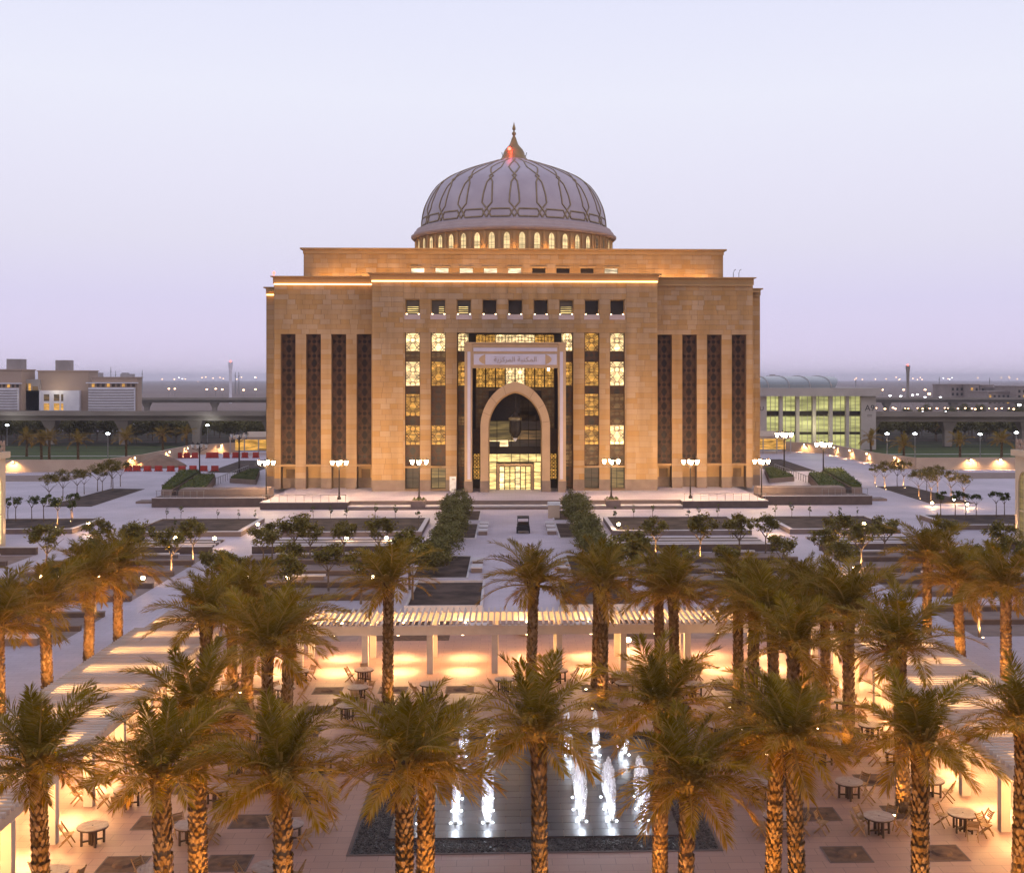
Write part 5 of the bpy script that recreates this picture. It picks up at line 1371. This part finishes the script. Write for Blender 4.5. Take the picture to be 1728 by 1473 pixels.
# ------------------------------------------------------------------ side buildings that just enter the frame
for s in (-1, 1):
    b_ = thing('court_building', f'cream stone building edge with arched windows at the {side(s)} frame edge', 'building', (0, 0, 0))
    xf = 56.0
    a, b2 = sorted((s * xf, s * (xf + 26)))
    MB().box(a, b2, 118, 131.6, 0, 9.6).build('wall', M['cream'], b_)
    MB().box(a - 0.35, b2 + 0.35, 117.6, 132.0, 9.6, 10.3).build('cornice', M['cream'], b_)
    par = MB(); lattice(par, 0, 13.4, 10.35, 11.5, 0, 12, 0.07)
    o_ = par.build('parapet_screen', M['brown_bldg'], b_, rot=(0, 0, pi / 2)); o_.location = (s * xf, 118, 0)
    par = MB(); lattice(par, 0, 25, 10.35, 11.5, 0, 22, 0.07); o_ = par.build('parapet_screen', M['brown_bldg'], b_); o_.location = (a, 118.0, 0)
    for fy in (120.5, 124.8, 129.1):
        AWb = arch_window(1.25, 0.4, 6.2, 8.0)
        mb = MB(); mb.ext(AWb[::-1], -0.05, 0.06)
        o_ = mb.build('arched_window', M['lit_olive'] if s > 0 else M['lit_drum'], b_, rot=(0, 0, -s * pi / 2)); o_.location = (s * xf, fy, 0)
        fr = MB(); band(fr, [(x * 1.18, z + (0.3 if z > 1 else 0)) for x, z in AWb], AWb, -0.22, 0.05); fr.box(-1.2, 1.2, -0.1, -0.052, 3.5, 3.65); fr.box(-0.04, 0.04, -0.1, -0.053, 0.4, 7.8)
        f2 = inst('window_surround', fr.mesh('window_surround', M['cream']), b_, (s * xf, fy, 0), (0, 0, -s * pi / 2))
    for fx in range(5):
        x = s * (xf + 3 + fx * 5); AWb = arch_window(1.25, 0.4, 6.2, 8.0)
        mb = MB(); mb.ext(AWb[::-1], -0.05, 0.06); o_ = mb.build('arched_window', M['lit_olive'], b_); o_.location = (x, 118, 0)
    light('SPOT', (s * (xf - 0.8), 131.0, 0.3), 500, WARM, b_, 0.1, (s * 0.25, 0, 1), radians(60), 0.8)
# ------------------------------------------------------------------ boundary walls with lamps
WALLM = (MB().box(-0.25, 0.25, -0.2, 0, -0.12, 0.12).mesh('housing', M['post']), MB().box(-0.2, 0.2, -0.24, -0.202, -0.1, 0.08).mesh('lens', M['lamp_small']))
for s in (-1, 1):
    w_ = thing('boundary_wall', f'long cream boundary wall of the {side(s)} plaza', 'wall', (0, 0, 0))
    pts = [(150, 236), (81, 236), (77.8, 252), (77.2, 288), (68.5, 299)]
    for k, (p0, p1) in enumerate(zip(pts[:-1], pts[1:])):
        h = 2.3
        MB().bar((s * p0[0], p0[1], h / 2), (s * p1[0], p1[1], h / 2), 0.4, h).build('panel', M['boundary'], w_)
        MB().bar((s * p0[0], p0[1], h + 0.06), (s * p1[0], p1[1], h + 0.06), 0.5, 0.11).build('coping', M['boundary'], w_)
    lam = [(98, 235.6, 0), (92 if s > 0 else 130, 235.6, 0), (79.4, 243, 1), (77.5, 256, 1), (77.2, 268, 1), (77.0, 280, 1), (73, 292.8, 1)] if s > 0 else [(98, 235.6, 0), (78.4, 247, 1), (77.3, 268, 1), (77.0, 282, 1), (72, 294, 1)]
    for k, (x, y, d_) in enumerate(lam):
        t_ = thing('wall_lamp', f'small warm lamp on the {side(s)} boundary wall, {ORD[k]} from the outer end', 'wall lamp', (s * (x - (0.25 if d_ else 0)), y - (0.0 if d_ else 0.0), 1.95), (0 if d_ == 0 else -s * pi / 2 * 0.9), 'lamps on the boundary walls')
        inst('housing', WALLM[0], t_); inst('lens', WALLM[1], t_)
        light('SPOT', (s * (x - (0.8 if d_ else 0)), y - (0.2 if d_ else 0.75), 2.15), GAIN['wall'], WARM, None, 0.1, (s * 0.35 if d_ else 0, 0.0 if d_ else 0.35, -1), radians(140), 0.7)
# red barriers, sand heap
BAR = MB(); BAR.ext([(-0.75, 0), (0.75, 0), (0.75, 0.12), (0.62, 0.2), (0.6, 0.95), (-0.6, 0.95), (-0.62, 0.2), (-0.75, 0.12)], -0.25, 0.25); BAR = BAR.mesh('body', M['red'])
BARF = MB().box(-0.4, -0.15, -0.27, 0.27, 0.002, 0.1).box(0.15, 0.4, -0.27, 0.27, 0.002, 0.1).mesh('foot', M['black'])
for row, (ys, xs) in enumerate(((237.2, (-76.2, -74.6, -72.4, -70.3, -67.8, -65.6, -63.6, -61.4, -59.2)), (276.5, (-77.0, -75.2, -73.4, -70.2, -68.8, -66.2, -64.2, -62.0, -59.5)))):
    for k, x in enumerate(xs):
        t_ = thing('road_barrier', f'red plastic barrier, {ORD[k]} from the left in the {["nearer", "farther"][row]} row', 'barrier', (x, ys + rc.uniform(-0.3, 0.3), 0), rc.uniform(-0.12, 0.12), 'red barriers on the left plaza')
        t_.scale = (1.1, 1, 1.15) if row == 0 else (1.1, 1, 1.35)
        inst('body', BAR, t_); inst('foot', BARF, t_)
mb = MB(); r = random.Random(8)
prof = [(5.6, 0), (4.6, 0.5), (3.2, 1.3), (1.8, 2.0), (0.7, 2.45), (0.05, 2.6)]
mb.lathe(prof, 24); mb.v = [(x * r.uniform(0.93, 1.07), y * r.uniform(0.93, 1.07), z) for x, y, z in mb.v]
tag(mb.build('sand_heap', M['sand'], smooth=True, loc=(-73.6, 250, 0.01)), 'heap of brown sand behind the red barriers', 'sand heap')
for s in (-1, 1):
    x_ = thing('site_tent', f'small lit pavilion with pale canopy behind the {side(s)} library edge', 'pavilion', (s * 61.5, 292, 0))
    mb = MB(); mb.prism([(-7, -3), (7, -3), (7, 3), (-7, 3)], 3.6, 4.2); mb.build('canopy', M['boundary'], x_)
    MB().hexa([(-7.2, -3.2, 4.2), (7.2, -3.2, 4.2), (7.2, 3.2, 4.2), (-7.2, 3.2, 4.2), (-3, -0.5, 5.6), (3, -0.5, 5.6), (3, 0.5, 5.6), (-3, 0.5, 5.6)]) if False else None
    mb = MB(); mb.hexa([(-7.2, -3.2, 4.21), (7.2, -3.2, 4.21), (7.2, 3.2, 4.21), (-7.2, 3.2, 4.21), (-3, -0.5, 5.4), (3, -0.5, 5.4), (3, 0.5, 5.4), (-3, 0.5, 5.4)]); mb.build('roof', M['boundary'], x_)
    MB().box(-6.6, 6.6, 1.5, 1.7, 0.8, 3.5).build('lit_wall', M['lit_amber'], x_)
    for u in (-6.8, -3.4, 0, 3.4, 6.8): MB().box(u - 0.12, u + 0.12, -2.9, -2.66, 0, 3.6).build('post', M['station'], x_)
    MB().box(-6.8, 6.8, -2.5, -2.3, 0.9, 1.0).build('rail', M['steel'], x_)

# ------------------------------------------------------------------ white street lamps
SLP = MB(); SLP.lathe([(0.13, 0), (0.1, 3), (0.07, 7.2)], 8); SLP = SLP.mesh('pole', M['steel'])
SLH = MB(); SLH.lathe([(0.1, 7.2), (0.42, 7.3), (0.48, 7.55), (0.2, 7.75), (0.03, 7.85)], 10); SLH = SLH.mesh('head', M['lamp_white'])
WL = [(12, 752), (182, 773), (350, 752), (1497, 773), (1544, 773), (1654, 774), (1715, 770)]
for k, (px, py) in enumerate(WL):
    x, y = G(px, py)
    t_ = thing('street_lamp', f'tall white street lamp beyond the boundary walls, {ORD[k]} from the left', 'street lamp', (x, y, 0), 0, 'white street lamps beyond the walls')
    t_.scale = (1, 1, (0.75 if k not in (4,) else 0.75))
    inst('pole', SLP, t_); inst('head', SLH, t_)
    light('POINT', (0, -0.6, 8.2), GAIN['white'], (0.85, 0.95, 1.0), t_, 0.3)
# palms on the lawns outside the walls
for k, (px, py, h) in enumerate(((70, 775, 4.2), (83, 775, 4.6), (132, 777, 4.4), (213, 774, 4.6), (275, 762, 4.2), (315, 757, 4.0), (1470, 765, 3.6), (1525, 776, 3.4), (1620, 774, 3.8), (1690, 774, 4.0), (1595, 752, 5.5), (45, 770, 4.2))):
    x, y = G(px, py)
    palm(x, y, h, f'distant date palm on the lawns beyond the walls, {ORD[k]} listed' if False else f'date palm on the lawns beyond the {side(x)} boundary wall, {ORD[k if k < 6 else (k - 6 if k < 11 else 6)]} one', 22, 1.25, 'date palms beyond the boundary walls', up=False)
# ------------------------------------------------------------------ viaducts
def viaduct(label, y0, slope, z0, z1, x0, x1, step, xoff, cols=True):
    v = thing('viaduct', label, 'viaduct', (0, 0, 0))
    f = lambda x: y0 + slope * x
    deck = MB()
    for dz0, dz1, hw in ((z0, z0 + (z1 - z0) * 0.55, 2.6), (z0 + (z1 - z0) * 0.55 + 0.002, z1 - 0.9, 4.6)):
        deck.hexa([(x0, f(x0) - hw, dz0), (x1, f(x1) - hw, dz0), (x1, f(x1) + hw, dz0), (x0, f(x0) + hw, dz0), (x0, f(x0) - hw, dz1), (x1, f(x1) - hw, dz1), (x1, f(x1) + hw, dz1), (x0, f(x0) + hw, dz1)])
    deck.build('deck', M['concrete'], v)
    for hw in (-4.6, 4.4):
        p_ = MB(); p_.hexa([(x0, f(x0) + hw, z1 - 0.898), (x1, f(x1) + hw, z1 - 0.898), (x1, f(x1) + hw + 0.25, z1 - 0.898), (x0, f(x0) + hw + 0.25, z1 - 0.898), (x0, f(x0) + hw, z1), (x1, f(x1) + hw, z1), (x1, f(x1) + hw + 0.25, z1), (x0, f(x0) + hw + 0.25, z1)])
        p_.build('parapet', M['concrete'], v)
    x = x0 + xoff
    while cols and x < x1:
        c_ = MB()
        c_.hexa([(x - 1.0, f(x) - 1, 0), (x + 1.0, f(x) - 1, 0), (x + 1.0, f(x) + 1, 0), (x - 1.0, f(x) + 1, 0), (x - 1.1, f(x) - 1.1, z0 - 2.4), (x + 1.1, f(x) - 1.1, z0 - 2.4), (x + 1.1, f(x) + 1.1, z0 - 2.4), (x - 1.1, f(x) + 1.1, z0 - 2.4)])
        c_.hexa([(x - 1.1, f(x) - 1.1, z0 - 2.398), (x + 1.1, f(x) - 1.1, z0 - 2.398), (x + 1.1, f(x) + 1.1, z0 - 2.398), (x - 1.1, f(x) + 1.1, z0 - 2.398), (x - 2.0, f(x) - 2.2, z0 - 0.01), (x + 2.0, f(x) - 2.2, z0 - 0.01), (x + 2.0, f(x) + 2.2, z0 - 0.01), (x - 2.0, f(x) + 2.2, z0 - 0.01)])
        c_.build('column', M['concrete'], v)
        x += step
viaduct('grey concrete viaduct on flared columns crossing behind the library', 327, -0.073, 6.75, 9.3, -220, 220, 20.6, 8.6)
viaduct('distant low viaduct behind the nearer viaduct', 600, -0.02, 6.4, 8.9, -600, 600, 34, 9)
# train line lights on the right-hand road
# ------------------------------------------------------------------ campus blocks on the left
def block(parent, name, px0, px1, py0, py1, Y, dep, mat):
    xa, zt = D(px0, py0, Y); xb, zb = D(px1, py1, Y)
    return MB().box(xa, xb, Y, Y + dep, zb, zt).build(name, M[mat], parent)
YB = 420
for k, (bx, label) in enumerate((((0, 36, 625), 'brown block with louvred front at the left frame edge'), ((64, 149, 627), 'middle brown campus block with white entrance screen'), ((155, 232, 638), 'lower brown campus block with white striped louvres'))):
    t_ = thing('campus_block', label, 'building', (0, 0, 0), 0, 'brown campus blocks')
    x0_, x1_, top = bx
    Y_ = YB + (6 if k == 1 else 0)
    xa, zt = D(x0_ - (60 if k == 0 else 0), top, Y_); xb, _ = D(x1_, 690, Y_)
    DP = (12, 10, 5)[k]
    MB().box(xa, xb, Y_, Y_ + DP, 0, zt).build('wall', M['brown_bldg'], t_)
    MB().box(xa - 0.3, xb + 0.3, Y_ - 0.3, Y_ + DP + 0.3, zt + 0.002, zt + 0.4).build('parapet', M['brown_bldg'], t_)
    if k == 0:
        lv = (-40, 29, 655); 
    if k == 1: lv = (42, 134, 659)
    if k == 2: lv = (149, 226, 654)
    la, lz = D(lv[0], lv[2], Y_ - 2); lb, _ = D(lv[1], lv[2], Y_ - 2)
    MB().box(la, lb, Y_ - 2, Y_ - 0.31, 0, lz).build('louvre_front', M['white_louvre'], t_)
    if k != 1:
        for q in range(9):
            z = lz - 0.8 - q * 0.95; MB().box(la - 0.1, lb + 0.1, Y_ - 2.3, Y_ - 2.002, z - 0.16, z + 0.16).build('louvre', M['grey_box'], t_)
        n_ = 9
        for q in range(n_):
            x = la + (lb - la) * (q + 0.3) / n_; MB().box(x, x + (lb - la) / n_ * 0.55, Y_ - 0.12, Y_ - 0.02, lz + 0.25, lz + 1.3).build('window', M['lit_faint'] if q % 3 else M['lit_amber'], t_)
        MB().box(la - 1, lb + 1, Y_ - 1.6, Y_ - 0.31, lz + 1.45, lz + 1.8).build('eave', M['white_louvre'], t_)
    else:
        for q, px in enumerate((74, 91, 103)):
            xw, _ = D(px, 670, Y_ - 2); 
            for zz in (11.6, 8.4): MB().box(xw, xw + (1.9 if q < 2 else 0.8), Y_ - 2.06, Y_ - 2.004, zz - 1.1, zz + 1.3).build('window', M['lit_dim'] if zz > 10 else M['lit_amber'], t_)
        light('POINT', (xb - 10, Y_ - 5, zt - 6), 400, (1, 0.9, 0.6), t_, 0.5)
    for px0, px1, py in ({0: ((15, 39, 606),), 1: ((97, 119, 608),), 2: ()}[k]):
        xa2, z2 = D(px0, py, Y_ + 4); xb2, _ = D(px1, py, Y_ + 4); MB().box(xa2, xb2, Y_ + 2, Y_ + 7, zt + 0.41, z2).build('plant_room', M['grey_box'], t_)
t_ = thing('campus_block', 'pale link block with lit windows between two brown blocks', 'building', (0, 0, 0), 0, 'brown campus blocks')
block(t_, 'wall', 35, 66, 640, 720, 424, 20, 'station'); 
for px0, px1, c_ in ((38, 46, 'lit_dim'), (48, 52, 'lit_amber'), (55, 64, 'lit_dim')): block(t_, 'window', px0, px1, 647 if c_ != 'lit_dim' or px0 < 50 else 652, 659, 423.9, 0.08, c_)
# ------------------------------------------------------------------ station hall on the right
YS = 304
t_ = thing('station_hall', 'glass fronted station hall with vaulted roof and pale end wall', 'building', (0, 0, 0))
xa = 62; xe = D(1484, 655, YS)[0]; xw0 = D(1452, 655, YS)[0]; xw1 = D(1477, 655, YS)[0]
MB().ext([(xa, 13.85), (xw1 + 0.2, 13.85), (xe, 15.7), (xe, 15.95), (xa, 15.95)], YS - 2.5, YS + 40).build('roof', M['station'], t_)
MB().box(xw0, xw1, YS - 0.6, YS + 38, 0, 13.8).build('end_wall', M['station'], t_)
MB().box(xa, D(1293, 700, YS)[0], YS - 0.6, YS + 2, 0, 13.8).build('end_wall', M['station'], t_)
fins = [1317, 1345, 1373, 1401, 1429]
xs_ = [D(1293, 700, YS)[0]] + [D(q, 700, YS)[0] for q in fins] + [xw0]
for k in range(6):
    a, b2 = xs_[k], xs_[k + 1]
    for z0, z1 in ((10.0, 13.8), (8.7, 10.0) if False else (4.6, 8.6), (0.1, 3.9)):
        MB().box(a + 0.02, b2 - 0.02, YS + 0.6, YS + 0.7, z0, z1).build('glass_pane', M['station_glass'], t_)
    for z in (9.3, 4.25): MB().box(a + 0.02, b2 - 0.02, YS + 0.3, YS + 0.6, z - 0.35, z + 0.65 if z > 5 else z + 0.3).build('floor_edge', M['mullion'], t_)
    for u in (0.33, 0.66): MB().box(a + (b2 - a) * u - 0.06, a + (b2 - a) * u + 0.06, YS + 0.45, YS + 0.595, 0.1, 13.8).build('mullion', M['station'], t_) if k % 1 == 0 else None
for q in fins:
    x = D(q, 700, YS)[0]; MB().box(x - 0.45, x + 0.45, YS - 0.8, YS + 0.8, 0, 13.84).build('fin', M['station'], t_)
v_ = MB(); n = 16; 
for i in range(n + 1):
    a = pi * i / n
    z = 15.96 + 3.1 * sin(a) ** 0.8; y = YS + 17 - 15 * cos(a)
    xe_ = 84 + 2.5 - (1 - sin(a)) * 2.5
    v_.v += [(40, y, z), (xe_, y, z)]
for i in range(n): v_.face((2 * i, 2 * i + 1, 2 * i + 3, 2 * i + 2))
v_.face(tuple(2 * i + 1 for i in range(n + 1)))
vault = v_.build('vault', M['vault'], t_)
for k in range(7):
    x = 50 + k * 5.5; mb = MB()
    pts = [(x, YS + 17 - 15.05 * cos(pi * i / n), 16.0 + 3.12 * sin(pi * i / n) ** 0.8) for i in range(n + 1)]
    mb.tube(pts, 0.12, 4); mb.build('vault_rib', M['station'], vault)
text('A9', 2.2, M['sign_dark'], t_, ((xw0 + xw1) / 2 + 0.3, YS - 0.62, 10.7), (pi / 2, 0, 0))
text('U', 1.6, M['sign_dark'], t_, (64.2, YS - 0.62, 10.6), (pi / 2, 0, 0))
for k in range(2): MB().box((xw0 + xw1) / 2 - 0.4, (xw0 + xw1) / 2 + 0.9, YS - 0.63, YS - 0.603, 8.9 - k * 0.35, 9.0 - k * 0.35).build('lettering', M['sign_dark'], t_)
light('POINT', (77, YS - 4, 6), 900, (0.95, 0.95, 0.5), t_, 1.0)
# ------------------------------------------------------------------ far right campus
for k, (x0_, x1_, top, Y_) in enumerate(((1604, 1634, 650, 700), (1636, 1652, 650, 690), (1655, 1676, 651, 705), (1680, 1728, 655, 690), (1667, 1712, 662, 660), (1716, 1740, 653, 650))):
    t_ = thing('far_building', f'far pale campus building on the right horizon, {ORD[k]} from the left', 'building', (0, 0, 0), 0, 'far buildings on the right')
    xa, zt = D(x0_, top, Y_); xb, _ = D(x1_, top, Y_)
    MB().box(xa, xb, Y_, Y_ + 30, 0, zt).build('wall', M['far_bldg'], t_); MB().box(xa - 0.4, xb + 0.4, Y_ - 0.4, Y_ + 30.4, zt + 0.002, zt + 0.6).build('parapet', M['far_bldg'], t_)
    n_ = max(2, int((xb - xa) / 2.2))
    for q in range(n_):
        for z in (zt - 2.4, zt - 5.4):
            x = xa + (xb - xa) * (q + 0.3) / n_; MB().box(x, x + (xb - xa) / n_ * 0.45, Y_ - 0.1, Y_ - 0.02, z - 0.8, z + 0.8).build('window', M['lit_amber'] if (q * 7 + k * 3 + int(z)) % 5 == 0 else M['glass_dark'], t_)
for k, (x0_, x1_, top, Y_) in enumerate(((152, 162, 629, 2200), (203, 217, 631, 2400), (1300, 1312, 634, 2500))):
    t_ = thing('far_building', f'hazy block on the horizon, {ORD[k]} from the left', 'building', (0, 0, 0), 0, 'hazy blocks on the horizon')
    block(t_, 'wall', x0_, x1_, top, 642, Y_, 40, 'far_bldg'); block(t_, 'roof_box', x0_ + 2, x1_ - 4, top - 2, top - 0.05, Y_ + 5, 20, 'far_bldg')
for px, py0, py1, lab in ((389, 611, 668, 'slender tower with red light on the left horizon'), (1532, 617, 675, 'slender dark tower with red light on the right horizon')):
    Y_ = 900; x, zt = D(px, py0, Y_)
    t_ = thing('signal_tower', lab, 'tower', (x, Y_, 0))
    MB().lathe([(1.1, 0), (1.0, zt * 0.55), (1.25, zt * 0.8), (1.7, zt - 1.5), (1.7, zt)], 14).build('shaft', M['concrete'] if px > 800 else M['white_louvre'], t_)
    MB().lathe([(0.5, zt + 0.002), (0.6, zt + 0.7), (0.2, zt + 1.0)], 8).build('red_light', M['lamp_red'], t_)
for k, (px, top) in enumerate(((187, 619), (195, 626), (240, 624), (397, 628), (403, 628), (1444, 640), (1585, 636), (1670, 637))):
    x, zt = D(px, top, 1500); t_ = thing('radio_mast', f'thin far mast on the horizon, {ORD[k]} from the left', 'mast', (x, 1500, 0), 0, 'thin masts on the horizon')
    MB().lathe([(0.7, 0), (0.35, zt)], 5).build('shaft', M['steel'], t_); MB().lathe([(0.8, zt * 0.8), (0.8, zt * 0.8 + 1.2)], 6).build('antenna_ring', M['steel'], t_)
# ------------------------------------------------------------------ orchard trees and hedgerows behind the plaza
ro = random.Random(31)
def orchard(x, y, sc, label, group): tree('field', 'orchard_tree', label, x, y, sc, group)
for s in (-1, 1):
    for j, y in enumerate((342, 354, 368, 384, 402)):
        n_ = 22
        for k in range(n_):
            x = s * (52 + k * (7 + j * 0.4) + ro.uniform(-2, 2) + j * 3)
            if s > 0 and x < 98 and y < 380: continue
            orchard(x, y + ro.uniform(-2, 2), ro.uniform(0.85, 1.1), f'dark orchard tree under the viaduct, {ORD[k]} out in the {ORD[j]} row, {side(s)} side', f'orchard trees under the viaduct, {side(s)}')
    for k in range(26):
        x = s * (60 + k * 9 + ro.uniform(-3, 3)); y = ro.uniform(470, 560)
        if s < 0 and x < -105: continue
        orchard(x, y, ro.uniform(0.8, 1.15), f'dark tree in the belt behind the viaduct, {ORD[k]} out, {side(s)} side', f'tree belt behind the viaduct, {side(s)}')
# ------------------------------------------------------------------ far street lights
FLP = MB(); FLP.lathe([(0.16, 0), (0.1, 9)], 6); FLP = FLP.mesh('pole', M['steel'])
FLA = MB(); FLA.lathe([(0.1, 9), (0.75, 9.2), (0.75, 9.7), (0.1, 9.9)], 8); FLA_o = FLA.mesh('lamp_head', M['lamp_far']); FLA_w = FLA.mesh('lamp_head', M['lamp_farw'])
def far_lamp(px, py, z, sc, white, k, grp):
    Y_ = (CAMH - z) * FPX / max(py - HZ, 0.5) if py > 641 else 2600
    if py > 641: x, _ = D(px, py, Y_); zz = z
    else: x, zz = D(px, py, Y_)
    t_ = thing('far_street_lamp', f'tiny street light, {ORD[k]} of the {grp}', 'street lamp', (x, Y_, 0), 0, grp)
    kk = zz / 9.45
    inst('pole', FLP, t_, (0, 0, 0), (0, 0, 0), (sc, sc, kk)); o_ = inst('lamp_head', FLA_w if white else FLA_o, t_, (0, 0, zz - 9.45 * sc), (0, 0, 0), (sc, sc, sc))
fl = random.Random(17)
for k, (px, py) in enumerate(((285, 656), (295, 656), (349, 657), (364, 656), (375, 657), (411, 658), (431, 657), (334, 644))): far_lamp(px, py, 9.0, 1.2, False, k, 'orange lights on the far left road')
for k in range(18): far_lamp(fl.uniform(160, 443), fl.uniform(636, 640), 9, 1.3, k % 6 == 0, k, 'lights along the left horizon')
for k, (px, py) in enumerate(((1489, 658), (1525, 658), (1561, 658), (1594, 658), (1568, 665))): far_lamp(px, py, 9.0, 1.3, False, k, 'orange lights on the far right road')
for k, (px, py) in enumerate(((1502, 668), (1520, 669), (1540, 667), (1548, 666), (1561, 671), (1580, 667), (1587, 671), (1613, 673), (1634, 674), (1720, 684), (1596, 697), (1557, 697))): far_lamp(px, py, 7.5, 1.0, True, k, 'white lights on the far right lots')
for k in range(26): far_lamp(fl.uniform(1440, 1728), fl.uniform(636, 642), 9, 1.3, k % 7 == 0, k, 'lights along the right horizon')
for k in range(22): far_lamp(1482 + k * 11 + fl.uniform(-5, 5), 690 + fl.uniform(-1.5, 1), 7.6, fl.uniform(0.3, 0.55), False, k, 'road lights behind the right viaduct')
# ------------------------------------------------------------------ haze over the whole place
hz = MB(); hz.box(-9100, 9100, -300, 14100, -1.2, 72)
m, t, b = new_mat('pale_haze')
t.nodes.remove(b)
pv = t.nodes.new('ShaderNodeVolumePrincipled')
pv.inputs['Color'].default_value = (0.98, 0.93, 1.0, 1); pv.inputs['Density'].default_value = 0.00013; pv.inputs['Anisotropy'].default_value = 0.2
t.links.new(pv.outputs[0], t.nodes['Material Output'].inputs['Volume'])
HAZE = True
if HAZE: tag(hz.build('haze', m), 'pale dusty haze lying over the whole place', 'haze', kind='stuff')
